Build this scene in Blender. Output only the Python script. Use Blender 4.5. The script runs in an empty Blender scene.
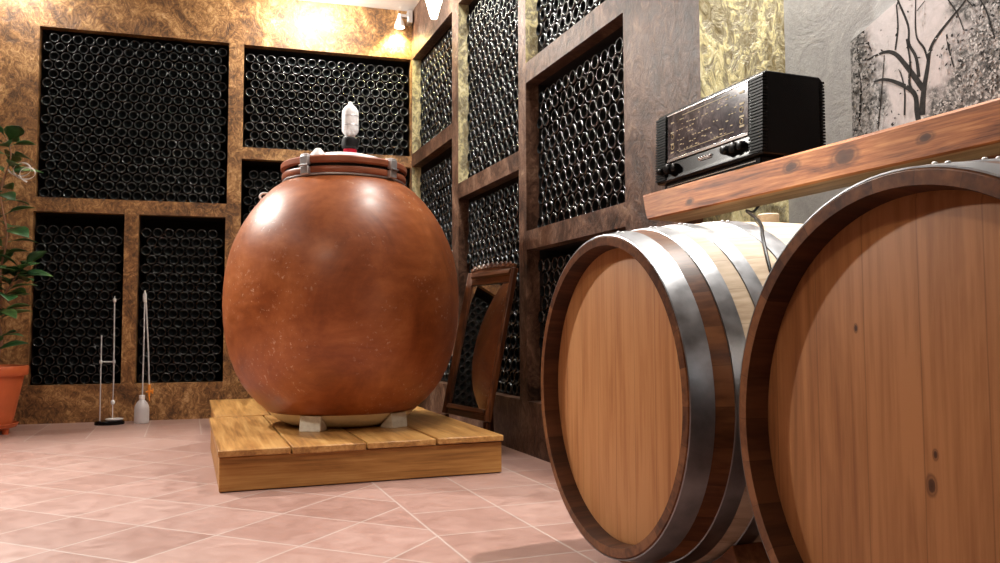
import bpy, bmesh, math, random
from mathutils import Vector, Matrix, noise
import numpy as np
R = math.radians
sc = bpy.context.scene
col = sc.collection
random.seed(7)

# ------------------------------------------------------------------ camera, world, exposure, lights
cam_d = bpy.data.cameras.new('camera')
cam_d.sensor_width = 36.0
cam_d.lens = 808.21 / 1000.0 * 36.0
cam_d.shift_y = 0.0
cam_d.clip_start = 0.05
cam = bpy.data.objects.new('camera', cam_d)
col.objects.link(cam)
cam.location = (0, 0, 0.6606)
_pt, _yw, _rl = 0.0590, 0.3689, -0.0038
_fw = Vector((math.sin(_yw) * math.cos(_pt), math.cos(_yw) * math.cos(_pt), math.sin(_pt)))
_r = Vector((math.cos(_yw), -math.sin(_yw), 0))
_u = _r.cross(_fw)
_r2 = _r * math.cos(_rl) + _u * math.sin(_rl)
_u2 = -_r * math.sin(_rl) + _u * math.cos(_rl)
cam.rotation_euler = Matrix(((_r2.x, _u2.x, -_fw.x), (_r2.y, _u2.y, -_fw.y), (_r2.z, _u2.z, -_fw.z))).to_euler()
sc.camera = cam

w = bpy.data.worlds.new('world')
sc.world = w
w.use_nodes = True
w.node_tree.nodes['Background'].inputs[0].default_value = (0.9, 0.95, 1, 1)
w.node_tree.nodes['Background'].inputs[1].default_value = 0.01

sc.view_settings.view_transform = 'Standard'
sc.view_settings.look = 'None'
sc.view_settings.gamma = 1.0
sc.view_settings.use_curve_mapping = False
sc.view_settings.exposure = 0.45

WARM = (1.0, 0.86, 0.68)
NEUT = (1.0, 0.95, 0.88)


def spot(name, loc, target, watts, angle, blend=0.4, rad=0.06, color=NEUT):
    d = bpy.data.lights.new(name, 'SPOT')
    d.energy = watts
    d.spot_size = R(angle)
    d.spot_blend = blend
    d.shadow_soft_size = rad
    d.color = color
    o = bpy.data.objects.new(name, d)
    col.objects.link(o)
    o.location = loc
    o.rotation_euler = (Vector(target) - Vector(loc)).to_track_quat('-Z', 'Y').to_euler()
    return o


def point(name, loc, watts, rad=0.05, color=NEUT):
    d = bpy.data.lights.new(name, 'POINT')
    d.energy = watts
    d.shadow_soft_size = rad
    d.color = color
    o = bpy.data.objects.new(name, d)
    col.objects.link(o)
    o.location = loc
    return o


def strip(name, loc, sx, sy, watts, color=NEUT):
    d = bpy.data.lights.new(name, 'AREA')
    d.shape = 'RECTANGLE'
    d.size, d.size_y = sx, sy
    d.energy = watts
    d.color = color
    o = bpy.data.objects.new(name, d)
    col.objects.link(o)
    o.location = loc
    return o


# ceiling lamps of the room and two added fills (all stand above the picture's top edge)
point('ceiling_lamp_back_wall', (0.85, 6.06, 3.20), 42, 0.07, NEUT)
spot('ceiling_lamp_back_wall_far', (-1.35, 5.75, 3.16), (0.75, 1.5, 0.0), 470, 122, 0.6, 0.09, NEUT)
point('ceiling_lamp_back_wall_left', (-1.25, 6.32, 3.19), 15, 0.06, NEUT)
spot('floor_fill_spot', (-1.55, 3.1, 3.22), (-0.95, 3.0, 0), 330, 78, 0.9, 0.07, NEUT)  # unseen fill spot added to brighten the floor at the left
strip('ceiling_lamp_right_wall', (1.44, 3.75, 3.24), 0.22, 1.1, 42, NEUT)
spot('ceiling_lamp_barrels', (1.32, 1.96, 3.22), (1.50, 1.90, 0.9), 300, 24, 0.35, 0.05, NEUT)
spot('ceiling_lamp_mural', (1.76, 1.92, 3.22), (2.02, 1.95, 1.3), 330, 84, 0.7, 0.05, NEUT)
point('hall_fill_light', (-1.3, 0.6, 3.15), 42, 0.09, WARM)  # unseen warm fill added for general light from the front

# ------------------------------------------------------------------ materials


def nmat(name):
    m = bpy.data.materials.new(name)
    m.use_nodes = True
    nt = m.node_tree
    b = nt.nodes['Principled BSDF']
    return m, nt, b


def N(nt, t, **kw):
    n = nt.nodes.new(t)
    for k, v in kw.items():
        if k in n.inputs:
            n.inputs[k].default_value = v
        else:
            setattr(n, k, v)
    return n


def L(nt, a, b):
    nt.links.new(a, b)


def ramp(nt, fac, stops):
    r = nt.nodes.new('ShaderNodeValToRGB')
    while len(r.color_ramp.elements) < len(stops):
        r.color_ramp.elements.new(0.5)
    for e, (p, c) in zip(r.color_ramp.elements, stops):
        e.position = p
        e.color = (*c, 1)
    if fac is not None:
        L(nt, fac, r.inputs[0])
    return r


def math_n(nt, op, a, b=None, c=None):
    n = nt.nodes.new('ShaderNodeMath')
    n.operation = op
    for i, x in enumerate((a, b, c)):
        if x is None:
            continue
        if isinstance(x, (int, float)):
            n.inputs[i].default_value = x
        else:
            L(nt, x, n.inputs[i])
    return n.outputs[0]


def mixc(nt, fac, a, b, mode='MIX'):
    n = nt.nodes.new('ShaderNodeMix')
    n.data_type = 'RGBA'
    n.blend_type = mode
    for sock, x in ((n.inputs[0], fac), (n.inputs[6], a), (n.inputs[7], b)):
        if isinstance(x, (int, float)):
            sock.default_value = x
        elif isinstance(x, tuple):
            sock.default_value = (*x, 1)
        else:
            L(nt, x, sock)
    return n.outputs[2]


def bump(nt, b, h, strength=0.3, dist=0.01):
    n = nt.nodes.new('ShaderNodeBump')
    n.inputs['Strength'].default_value = strength
    n.inputs['Distance'].default_value = dist
    L(nt, h, n.inputs['Height'])
    L(nt, n.outputs[0], b.inputs['Normal'])


def coords(nt, scale=(1, 1, 1), rot=(0, 0, 0), rand=False, kind='Object'):
    tc = nt.nodes.new('ShaderNodeTexCoord')
    mp = nt.nodes.new('ShaderNodeMapping')
    mp.inputs['Scale'].default_value = scale
    mp.inputs['Rotation'].default_value = rot
    L(nt, tc.outputs[kind], mp.inputs[0])
    if rand:
        oi = nt.nodes.new('ShaderNodeObjectInfo')
        mu = nt.nodes.new('ShaderNodeVectorMath')
        mu.operation = 'SCALE'
        mu.inputs[0].default_value = (17.3, 9.1, 23.7)
        L(nt, oi.outputs['Random'], mu.inputs['Scale'])
        L(nt, mu.outputs[0], mp.inputs['Location'])
    return mp.outputs[0]


def plain(name, c, rough=0.5, metal=0.0, spec=0.5, emis=None, es=0.0, noise_amt=0.12, nscale=30):
    m, nt, b = nmat(name)
    v = coords(nt)
    n = N(nt, 'ShaderNodeTexNoise', Scale=nscale, Detail=4.0)
    L(nt, v, n.inputs['Vector'])
    lo = tuple(max(0, x * (1 - noise_amt)) for x in c)
    hi = tuple(min(1, x * (1 + noise_amt)) for x in c)
    r = ramp(nt, n.outputs[0], [(0.3, lo), (0.7, hi)])
    L(nt, r.outputs[0], b.inputs['Base Color'])
    b.inputs['Roughness'].default_value = rough
    b.inputs['Metallic'].default_value = metal
    b.inputs['Specular IOR Level'].default_value = spec
    if emis:
        b.inputs['Emission Color'].default_value = (*emis, 1)
        b.inputs['Emission Strength'].default_value = es
    return m


def stucco(name, stops, scale=2.2, rough=0.45, bs=0.5, streak=(1, 1, 1), spec=0.3, fine=0.35, dist=2.6):
    """marbled decorative plaster: swirling streaks of brown, ochre and cream"""
    m, nt, b = nmat(name)
    v = coords(nt, streak)
    n1 = N(nt, 'ShaderNodeTexNoise', Scale=scale, Detail=8.0, Roughness=0.68, Distortion=dist)
    L(nt, v, n1.inputs['Vector'])
    n2 = N(nt, 'ShaderNodeTexNoise', Scale=scale * 6, Detail=6.0, Roughness=0.7, Distortion=dist * 1.3)
    L(nt, v, n2.inputs['Vector'])
    f = math_n(nt, 'MULTIPLY_ADD', n2.outputs[0], fine, math_n(nt, 'MULTIPLY', n1.outputs[0], 1 - fine))
    r = ramp(nt, f, stops)
    L(nt, r.outputs[0], b.inputs['Base Color'])
    b.inputs['Roughness'].default_value = rough
    b.inputs['Specular IOR Level'].default_value = spec
    bump(nt, b, f, bs, 0.02)
    return m


def wood(name, dark, mid, light, axis='X', rough=0.5, plank=None, grain=1.0, spec=0.22, knots=0.0, split=None, coat=0.0):
    """wood with grain along AXIS; PLANK=(axis, width) gives each board its own tone"""
    m, nt, b = nmat(name)
    long_, cross = 1.1 * grain, 11.0 * grain
    s = {'X': (long_, cross, cross), 'Y': (cross, long_, cross), 'Z': (cross, cross, long_)}[axis]
    tc = nt.nodes.new('ShaderNodeTexCoord')
    oi = nt.nodes.new('ShaderNodeObjectInfo')
    off = nt.nodes.new('ShaderNodeVectorMath')
    off.operation = 'MULTIPLY_ADD'
    cm = nt.nodes.new('ShaderNodeCombineXYZ')
    for i in range(3):
        L(nt, oi.outputs['Random'], cm.inputs[i])
    L(nt, cm.outputs[0], off.inputs[0])
    off.inputs[1].default_value = (7.3, 3.1, 5.7)
    L(nt, tc.outputs['Object'], off.inputs[2])
    vec = off.outputs[0]
    tone = None
    if plank:
        sx = nt.nodes.new('ShaderNodeSeparateXYZ')
        L(nt, tc.outputs['Object'], sx.inputs[0])
        ax, wd = plank
        if ax == 'ANG':
            ang = math_n(nt, 'ARCTAN2', sx.outputs[2], sx.outputs[1])
            k = math_n(nt, 'FLOOR', math_n(nt, 'MULTIPLY', ang, wd / (2 * math.pi)))
            raw = math_n(nt, 'MULTIPLY', ang, wd / (2 * math.pi))
        else:
            raw = math_n(nt, 'DIVIDE', sx.outputs['XYZ'.index(ax)], wd)
            k = math_n(nt, 'FLOOR', raw)
        wn = nt.nodes.new('ShaderNodeTexWhiteNoise')
        wn.noise_dimensions = '1D'
        L(nt, math_n(nt, 'ADD', k, 0.37), wn.inputs['W'])
        tone = wn.outputs[0]
        fr = math_n(nt, 'FRACT', raw)
        edge = math_n(nt, 'MINIMUM', fr, math_n(nt, 'SUBTRACT', 1.0, fr))
        ad = nt.nodes.new('ShaderNodeVectorMath')
        ad.operation = 'ADD'
        L(nt, vec, ad.inputs[0])
        cc = nt.nodes.new('ShaderNodeCombineXYZ')
        for i in range(3):
            L(nt, math_n(nt, 'MULTIPLY', tone, 9.0), cc.inputs[i])
        L(nt, cc.outputs[0], ad.inputs[1])
        vec = ad.outputs[0]
    mp = nt.nodes.new('ShaderNodeMapping')
    mp.inputs['Scale'].default_value = s
    L(nt, vec, mp.inputs[0])
    n1 = N(nt, 'ShaderNodeTexNoise', Scale=1.0, Detail=5.0, Roughness=0.6, Distortion=0.9)
    L(nt, mp.outputs[0], n1.inputs['Vector'])
    mp2 = nt.nodes.new('ShaderNodeMapping')
    mp2.inputs['Scale'].default_value = tuple(x * 6 if x > 5 else x * 2.5 for x in s)
    L(nt, vec, mp2.inputs[0])
    n2 = N(nt, 'ShaderNodeTexNoise', Scale=1.0, Detail=3.0, Roughness=0.6)
    L(nt, mp2.outputs[0], n2.inputs['Vector'])
    f = math_n(nt, 'MULTIPLY_ADD', n2.outputs[0], 0.4, math_n(nt, 'MULTIPLY', n1.outputs[0], 0.6))
    if tone is not None:
        f = math_n(nt, 'ADD', f, math_n(nt, 'MULTIPLY', math_n(nt, 'SUBTRACT', tone, 0.5), 0.16))
    r = ramp(nt, f, [(0.37, dark), (0.5, mid), (0.63, light)])
    c = r.outputs[0]
    if knots > 0:
        vo = N(nt, 'ShaderNodeTexVoronoi', Scale=1.0)
        mk = nt.nodes.new('ShaderNodeMapping')
        mk.inputs['Scale'].default_value = tuple((knots * 2.2 if x > 5 else knots) for x in s)
        L(nt, vec, mk.inputs[0])
        L(nt, mk.outputs[0], vo.inputs['Vector'])
        kf = ramp(nt, vo.outputs[0], [(0.0, (1, 1, 1)), (0.10, (0.6, 0.6, 0.6)), (0.17, (0, 0, 0))])
        c = mixc(nt, kf.outputs[0], c, tuple(x * 0.35 for x in dark))
    if plank:
        ef = ramp(nt, edge, [(0.0, (1, 1, 1)), (0.018, (0, 0, 0))])
        c = mixc(nt, math_n(nt, 'MULTIPLY', ef.outputs[0], 0.45), c, tuple(x * 0.4 for x in dark))
    L(nt, c, b.inputs['Base Color'])
    b.inputs['Roughness'].default_value = rough
    b.inputs['Specular IOR Level'].default_value = spec
    if coat:
        b.inputs['Coat Weight'].default_value = coat
        b.inputs['Coat Roughness'].default_value = 0.25
    bump(nt, b, f, 0.15, 0.004)
    return m


M = {}
M['stucco_back'] = stucco('brown_marbled_plaster', [(0.33, (0.030, 0.015, 0.007)), (0.43, (0.115, 0.058, 0.026)), (0.51, (0.270, 0.135, 0.050)), (0.58, (0.50, 0.29, 0.120)), (0.70, (0.80, 0.60, 0.36))], 2.6, 0.42, 0.6, (1, 1, 0.8), 0.35, 0.48, 2.2)
M['stucco_right'] = stucco('mauve_brown_plaster', [(0.36, (0.016, 0.008, 0.005)), (0.45, (0.062, 0.030, 0.018)), (0.53, (0.130, 0.070, 0.045)), (0.61, (0.24, 0.15, 0.10)), (0.72, (0.44, 0.31, 0.21))], 2.2, 0.42, 0.4, (1, 1, 0.75), 0.22, 0.42, 1.8)
M['stucco_gold'] = stucco('gold_flaked_plaster', [(0.36, (0.075, 0.055, 0.022)), (0.44, (0.22, 0.175, 0.080)), (0.49, (0.30, 0.27, 0.18)), (0.53, (0.62, 0.54, 0.27)), (0.63, (0.90, 0.85, 0.60))], 3.4, 0.32, 1.0, (1, 1, 0.7), 0.5, 0.42, 1.5)
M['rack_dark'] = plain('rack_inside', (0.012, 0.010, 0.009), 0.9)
M['grey_wall'] = stucco('grey_plaster', [(0.3, (0.27, 0.27, 0.275)), (0.5, (0.36, 0.36, 0.365)), (0.7, (0.44, 0.44, 0.44))], 5.0, 0.75, 0.25, (1, 1, 1), 0.25)
M['hall_wall'] = stucco('dark_brown_hall_plaster', [(0.3, (0.03, 0.018, 0.01)), (0.5, (0.07, 0.042, 0.025)), (0.7, (0.12, 0.075, 0.045))], 2.4, 0.6, 0.3)
M['ceiling'] = plain('ceiling_paint', (0.85, 0.84, 0.82), 0.85, noise_amt=0.03)


def floor_mat():
    m, nt, b = nmat('terracotta_tiles')
    tc = nt.nodes.new('ShaderNodeTexCoord')
    sx = nt.nodes.new('ShaderNodeSeparateXYZ')
    L(nt, tc.outputs['Object'], sx.inputs[0])
    X, Y = sx.outputs[0], sx.outputs[1]
    T = 0.332

    def grid(u, v, ou, ov):
        a = math_n(nt, 'DIVIDE', math_n(nt, 'SUBTRACT', u, ou), T)
        c = math_n(nt, 'DIVIDE', math_n(nt, 'SUBTRACT', v, ov), T)
        fa, fc = math_n(nt, 'FRACT', a), math_n(nt, 'FRACT', c)
        ea = math_n(nt, 'MINIMUM', fa, math_n(nt, 'SUBTRACT', 1.0, fa))
        ec = math_n(nt, 'MINIMUM', fc, math_n(nt, 'SUBTRACT', 1.0, fc))
        e = math_n(nt, 'MULTIPLY', math_n(nt, 'MINIMUM', ea, ec), T)
        cid = math_n(nt, 'ADD', math_n(nt, 'MULTIPLY', math_n(nt, 'FLOOR', a), 12.13), math_n(nt, 'MULTIPLY', math_n(nt, 'FLOOR', c), 7.71))
        return e, cid
    e1, id1 = grid(X, Y, 0.7595, 0.207)
    q = math.sqrt(0.5)
    U = math_n(nt, 'MULTIPLY', math_n(nt, 'ADD', X, Y), q)
    V = math_n(nt, 'MULTIPLY', math_n(nt, 'SUBTRACT', Y, X), q)
    e2, id2 = grid(U, V, 0.062, 0.255)
    # straight border of three tile rows along the right wall and the back wall, diagonal field inside
    ba = math_n(nt, 'GREATER_THAN', X, 0.7595)
    bb = math_n(nt, 'GREATER_THAN', math_n(nt, 'ADD', Y, math_n(nt, 'MULTIPLY', X, 0.0875)), 5.52)
    border = math_n(nt, 'MAXIMUM', ba, bb)
    d1 = math_n(nt, 'ABSOLUTE', math_n(nt, 'SUBTRACT', X, 0.7595))
    d2 = math_n(nt, 'ABSOLUTE', math_n(nt, 'SUBTRACT', math_n(nt, 'ADD', Y, math_n(nt, 'MULTIPLY', X, 0.0875)), 5.52))

    def sel(a, c):
        n = nt.nodes.new('ShaderNodeMix')
        n.data_type = 'FLOAT'
        L(nt, border, n.inputs[0])
        L(nt, a, n.inputs[2])
        L(nt, c, n.inputs[3])
        return n.outputs[0]
    e = sel(math_n(nt, 'MINIMUM', e2, math_n(nt, 'MINIMUM', d1, d2)), e1)
    cid = sel(id2, id1)
    g = ramp(nt, e, [(0.0, (1, 1, 1)), (0.0026, (1, 1, 1)), (0.0042, (0, 0, 0))])
    wn = nt.nodes.new('ShaderNodeTexWhiteNoise')
    wn.noise_dimensions = '1D'
    L(nt, cid, wn.inputs['W'])
    n1 = N(nt, 'ShaderNodeTexNoise', Scale=9.0, Detail=7.0, Roughness=0.65, Distortion=1.2)
    ofs = nt.nodes.new('ShaderNodeVectorMath')
    ofs.operation = 'ADD'
    cc = nt.nodes.new('ShaderNodeCombineXYZ')
    L(nt, cid, cc.inputs[2])
    L(nt, tc.outputs['Object'], ofs.inputs[0])
    L(nt, cc.outputs[0], ofs.inputs[1])
    L(nt, ofs.outputs[0], n1.inputs['Vector'])
    f = math_n(nt, 'MULTIPLY_ADD', n1.outputs[0], 0.72, math_n(nt, 'MULTIPLY', wn.outputs[0], 0.28))
    r = ramp(nt, f, [(0.26, (0.27, 0.150, 0.122)), (0.5, (0.335, 0.200, 0.168)), (0.74, (0.41, 0.265, 0.230))])
    c = mixc(nt, g.outputs[0], r.outputs[0], (0.46, 0.39, 0.36))
    L(nt, c, b.inputs['Base Color'])
    rr = ramp(nt, n1.outputs[0], [(0.3, (0.34, 0.34, 0.34)), (0.7, (0.50, 0.50, 0.50))])
    L(nt, rr.outputs[0], b.inputs['Roughness'])
    b.inputs['Specular IOR Level'].default_value = 0.5
    h = math_n(nt, 'MULTIPLY_ADD', g.outputs[0], -0.6, math_n(nt, 'MULTIPLY', n1.outputs[0], 0.25))
    bump(nt, b, h, 0.25, 0.004)
    return m


M['floor'] = floor_mat()


def jar_mat():
    m, nt, b = nmat('glazed_terracotta')
    v = coords(nt)
    n1 = N(nt, 'ShaderNodeTexNoise', Scale=3.2, Detail=9.0, Roughness=0.68, Distortion=0.5)
    L(nt, v, n1.inputs['Vector'])
    v2 = coords(nt, (3, 3, 9))
    n2 = N(nt, 'ShaderNodeTexNoise', Scale=3.0, Detail=5.0, Roughness=0.65)
    L(nt, v2, n2.inputs['Vector'])
    f = math_n(nt, 'MULTIPLY_ADD', n2.outputs[0], 0.22, math_n(nt, 'MULTIPLY', n1.outputs[0], 0.78))
    r = ramp(nt, f, [(0.30, (0.15, 0.035, 0.009)), (0.46, (0.28, 0.074, 0.019)), (0.58, (0.39, 0.118, 0.034)), (0.73, (0.53, 0.21, 0.080))])
    # pale lime specks
    n3 = N(nt, 'ShaderNodeTexNoise', Scale=46.0, Detail=3.0, Roughness=0.7)
    L(nt, v, n3.inputs['Vector'])
    n4 = N(nt, 'ShaderNodeTexNoise', Scale=3.6, Detail=2.0)
    L(nt, v, n4.inputs['Vector'])
    sp = math_n(nt, 'MULTIPLY', ramp(nt, n3.outputs[0], [(0.60, (0, 0, 0)), (0.68, (1, 1, 1))]).outputs[0], ramp(nt, n4.outputs[0], [(0.5, (0, 0, 0)), (0.62, (1, 1, 1))]).outputs[0])
    c = mixc(nt, math_n(nt, 'MULTIPLY', sp, 0.55), r.outputs[0], (0.72, 0.55, 0.42))
    L(nt, c, b.inputs['Base Color'])
    rr = ramp(nt, n2.outputs[0], [(0.3, (0.34, 0.34, 0.34)), (0.7, (0.46, 0.46, 0.46))])
    L(nt, rr.outputs[0], b.inputs['Roughness'])
    b.inputs['Specular IOR Level'].default_value = 0.5
    bump(nt, b, f, 0.10, 0.01)
    return m


M['jar'] = jar_mat()
M['jar_rim'] = plain('terracotta_rim', (0.30, 0.095, 0.045), 0.38, noise_amt=0.25, nscale=9)
M['cream'] = plain('cream_clay', (0.80, 0.71, 0.48), 0.6, noise_amt=0.15, nscale=8)
M['rubber'] = plain('black_rubber', (0.006, 0.005, 0.005), 0.6, 0.0, 0.2)
M['white_plastic'] = plain('white_plastic', (0.85, 0.85, 0.86), 0.35, noise_amt=0.03)
M['red_plastic'] = plain('red_stopper', (0.45, 0.012, 0.03), 0.3)
M['steel'] = plain('brushed_steel', (0.62, 0.62, 0.64), 0.4, 0.75, noise_amt=0.1)
M['block'] = wood('white_painted_block', (0.55, 0.50, 0.40), (0.68, 0.63, 0.52), (0.76, 0.72, 0.62), 'X', 0.6)
M['deck'] = wood('pine_deck_board', (0.24, 0.105, 0.028), (0.43, 0.215, 0.062), (0.58, 0.34, 0.120), 'Y', 0.36, knots=0.5, spec=0.5)
M['fascia'] = wood('pine_fascia', (0.22, 0.095, 0.026), (0.38, 0.18, 0.052), (0.50, 0.275, 0.092), 'X', 0.45, knots=0.55)
M['oak_head'] = wood('oak_barrel_head', (0.34, 0.140, 0.050), (0.45, 0.200, 0.074), (0.53, 0.26, 0.105), 'Z', 0.5, ('Y', 0.098), 1.3)
M['oak_head_dark'] = wood('brown_oak_barrel_head', (0.22, 0.088, 0.033), (0.32, 0.136, 0.051), (0.41, 0.185, 0.073), 'Z', 0.5, ('Y', 0.112), 1.3)
M['stave_end'] = wood('brown_stave_end', (0.055, 0.018, 0.006), (0.12, 0.043, 0.015), (0.20, 0.080, 0.030), 'X', 0.42, ('ANG', 30.0), 0.8)
M['stave_pale'] = wood('pale_oak_stave', (0.40, 0.31, 0.22), (0.53, 0.43, 0.32), (0.62, 0.53, 0.42), 'X', 0.5, ('ANG', 30.0), 1.2)
M['stave_inner'] = wood('chime_inside', (0.025, 0.009, 0.004), (0.055, 0.019, 0.008), (0.10, 0.037, 0.015), 'X', 0.5, ('ANG', 30.0), 0.8)
M['beam'] = wood('red_pine_beam', (0.10, 0.028, 0.008), (0.29, 0.098, 0.030), (0.46, 0.195, 0.070), 'Y', 0.5, None, 2.2, knots=0.35)
M['beam_under'] = wood('raw_beam_underside', (0.18, 0.115, 0.06), (0.28, 0.19, 0.11), (0.38, 0.27, 0.17), 'Y', 0.6)


def add_knots(m, pts):
    """dark oval knots with rings, each a spot of the wood itself: (y, z, size)"""
    nt = m.node_tree
    b = nt.nodes['Principled BSDF']
    src = b.inputs['Base Color'].links[0].from_socket
    tc = nt.nodes.new('ShaderNodeTexCoord')
    n = N(nt, 'ShaderNodeTexNoise', Scale=30.0, Detail=3.0)
    L(nt, tc.outputs['Object'], n.inputs['Vector'])
    c = src
    for y, z, sz in pts:
        mp = nt.nodes.new('ShaderNodeMapping')
        ky = 0.6 if y > 1 else 1.6
        mp.inputs['Location'].default_value = (0, -y * ky, -z)
        mp.inputs['Scale'].default_value = (0, ky, 1)
        L(nt, tc.outputs['Object'], mp.inputs[0])
        ln = nt.nodes.new('ShaderNodeVectorMath')
        ln.operation = 'LENGTH'
        L(nt, mp.outputs[0], ln.inputs[0])
        d = math_n(nt, 'ADD', math_n(nt, 'DIVIDE', ln.outputs['Value'], sz), math_n(nt, 'MULTIPLY', math_n(nt, 'SUBTRACT', n.outputs[0], 0.5), 0.5))
        k = ramp(nt, d, [(0.0, (0.95, 0.95, 0.95)), (0.42, (0.85, 0.85, 0.85)), (0.55, (0.35, 0.35, 0.35)), (0.66, (0.55, 0.55, 0.55)), (0.9, (0, 0, 0))])
        c = mixc(nt, k.outputs[0], c, (0.035, 0.011, 0.005))
    L(nt, c, b.inputs['Base Color'])


add_knots(M['beam'], [(1.60, 0.052, 0.040), (1.785, 0.062, 0.026), (2.24, 0.03, 0.018), (1.36, 0.05, 0.02)])
add_knots(M['oak_head_dark'], [(-0.012, -0.058, 0.022), (-0.02, -0.012, 0.012), (0.13, 0.17, 0.010)])
M['dark_wood'] = wood('carved_dark_wood', (0.022, 0.008, 0.004), (0.065, 0.021, 0.008), (0.15, 0.052, 0.018), 'Z', 0.32, None, 1.0, coat=0.3)
M['dark_wood_h'] = wood('carved_dark_wood_rail', (0.022, 0.008, 0.004), (0.065, 0.021, 0.008), (0.15, 0.052, 0.018), 'Y', 0.32, None, 1.0, coat=0.3)
M['cradle'] = wood('cradle_wood', (0.12, 0.04, 0.016), (0.22, 0.085, 0.035), (0.32, 0.14, 0.06), 'Y', 0.55)


def hoop_mat():
    m, nt, b = nmat('galvanised_hoop')
    v = coords(nt, (3, 3, 3))
    n = N(nt, 'ShaderNodeTexNoise', Scale=7.0, Detail=5.0, Roughness=0.6)
    L(nt, v, n.inputs['Vector'])
    r = ramp(nt, n.outputs[0], [(0.3, (0.20, 0.205, 0.215)), (0.7, (0.30, 0.305, 0.32))])
    L(nt, r.outputs[0], b.inputs['Base Color'])
    rr = ramp(nt, n.outputs[0], [(0.3, (0.30, 0.30, 0.30)), (0.7, (0.44, 0.44, 0.44))])
    L(nt, rr.outputs[0], b.inputs['Roughness'])
    b.inputs['Metallic'].default_value = 1.0
    return m


M['hoop'] = hoop_mat()
M['hoop_edge'] = plain('hoop_rivet', (0.62, 0.62, 0.64), 0.4, 1.0)


def glass_dark(name='dark_bottle_glass', rough=0.14, spec=0.55):
    m, nt, b = nmat(name)
    v = coords(nt)
    n = N(nt, 'ShaderNodeTexNoise', Scale=60.0, Detail=2.0)
    L(nt, v, n.inputs['Vector'])
    r = ramp(nt, n.outputs[0], [(0.3, (0.003, 0.004, 0.004)), (0.7, (0.007, 0.009, 0.010))])
    L(nt, r.outputs[0], b.inputs['Base Color'])
    b.inputs['Roughness'].default_value = rough
    b.inputs['IOR'].default_value = 1.55
    b.inputs['Specular IOR Level'].default_value = spec
    return m


M['bottle'] = glass_dark()
M['bottle_glossy'] = glass_dark('glossy_bottle_glass', 0.2, 0.95)  # gloss raised for right-wall and upper-right bottles, so their rims shine brighter
M['punt'] = glass_dark('dull_bottle_punt', 0.5, 0.03)  # reflections turned down so the hollow of the base stays black
M['black_gloss'] = plain('black_bakelite', (0.003, 0.003, 0.0035), 0.22, 0.0, 0.14, noise_amt=0.1)
M['black_matte'] = plain('black_matte', (0.002, 0.002, 0.002), 0.4, 0.0, 0.12)
M['chrome'] = plain('chrome', (0.8, 0.8, 0.82), 0.18, 1.0, noise_amt=0.03)


def dial_mat():
    m, nt, b = nmat('radio_dial_glass')
    v = coords(nt, (1, 1, 1))
    n = N(nt, 'ShaderNodeTexNoise', Scale=16.0, Detail=5.0, Roughness=0.7, Distortion=1.0)
    L(nt, v, n.inputs['Vector'])
    r = ramp(nt, n.outputs[0], [(0.38, (0.022, 0.019, 0.025)), (0.52, (0.060, 0.052, 0.062)), (0.64, (0.19, 0.165, 0.165))])
    L(nt, r.outputs[0], b.inputs['Base Color'])
    b.inputs['Roughness'].default_value = 0.12
    b.inputs['Specular IOR Level'].default_value = 0.3
    b.inputs['Coat Weight'].default_value = 0.12
    b.inputs['Coat Roughness'].default_value = 0.05
    return m


M['dial'] = dial_mat()
M['gold_print'] = plain('gold_print', (0.40, 0.33, 0.19), 0.5, 0.0)
M['terracotta_pot'] = plain('terracotta_pot', (0.52, 0.115, 0.035), 0.5, noise_amt=0.1, nscale=8)
M['soil'] = plain('potting_soil', (0.05, 0.028, 0.016), 0.95, noise_amt=0.5, nscale=60)


def leaf_mat():
    m, nt, b = nmat('glossy_leaf')
    v = coords(nt)
    n = N(nt, 'ShaderNodeTexNoise', Scale=7.0, Detail=3.0)
    L(nt, v, n.inputs['Vector'])
    r = ramp(nt, n.outputs[0], [(0.32, (0.012, 0.055, 0.02)), (0.5, (0.035, 0.12, 0.035)), (0.68, (0.13, 0.22, 0.07))])
    L(nt, r.outputs[0], b.inputs['Base Color'])
    b.inputs['Roughness'].default_value = 0.35
    return m


M['leaf'] = leaf_mat()
M['stem'] = plain('woody_stem', (0.30, 0.16, 0.10), 0.7, noise_amt=0.2)
M['ribbon'] = plain('white_ribbon', (0.80, 0.74, 0.72), 0.3, noise_amt=0.05)


def clear(name, c=(1, 1, 1), rough=0.02, tr=1.0):
    m, nt, b = nmat(name)
    n = N(nt, 'ShaderNodeTexNoise', Scale=20.0)
    r = ramp(nt, n.outputs[0], [(0.3, tuple(x * 0.97 for x in c)), (0.7, c)])
    L(nt, r.outputs[0], b.inputs['Base Color'])
    b.inputs['Transmission Weight'].default_value = tr
    b.inputs['Roughness'].default_value = rough
    b.inputs['IOR'].default_value = 1.45
    return m


M['glass'] = clear('clear_lab_glass')
M['milky'] = clear('milky_plastic', (0.86, 0.86, 0.9), 0.45, 0.35)
M['white_glass'] = plain('white_tube_glass', (0.55, 0.57, 0.6), 0.15, noise_amt=0.03)
M['orange'] = plain('orange_stopcock', (0.85, 0.30, 0.03), 0.4)
M['porcelain'] = plain('white_porcelain', (0.82, 0.83, 0.85), 0.2, noise_amt=0.02)


def mirror_mat():
    m, nt, b = nmat('mirror_silvering')
    n = N(nt, 'ShaderNodeTexNoise', Scale=4.0, Detail=4.0)
    L(nt, coords(nt), n.inputs['Vector'])
    r = ramp(nt, n.outputs[0], [(0.3, (0.74, 0.74, 0.73)), (0.7, (0.86, 0.86, 0.85))])
    L(nt, r.outputs[0], b.inputs['Base Color'])
    b.inputs['Metallic'].default_value = 1.0
    b.inputs['Roughness'].default_value = 0.0
    return m


M['mirror'] = mirror_mat()
M['lamp_on'] = plain('lit_lamp_glass', (1, 1, 1), 0.4, emis=(1, 0.93, 0.72), es=14.0, noise_amt=0.0)


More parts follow.
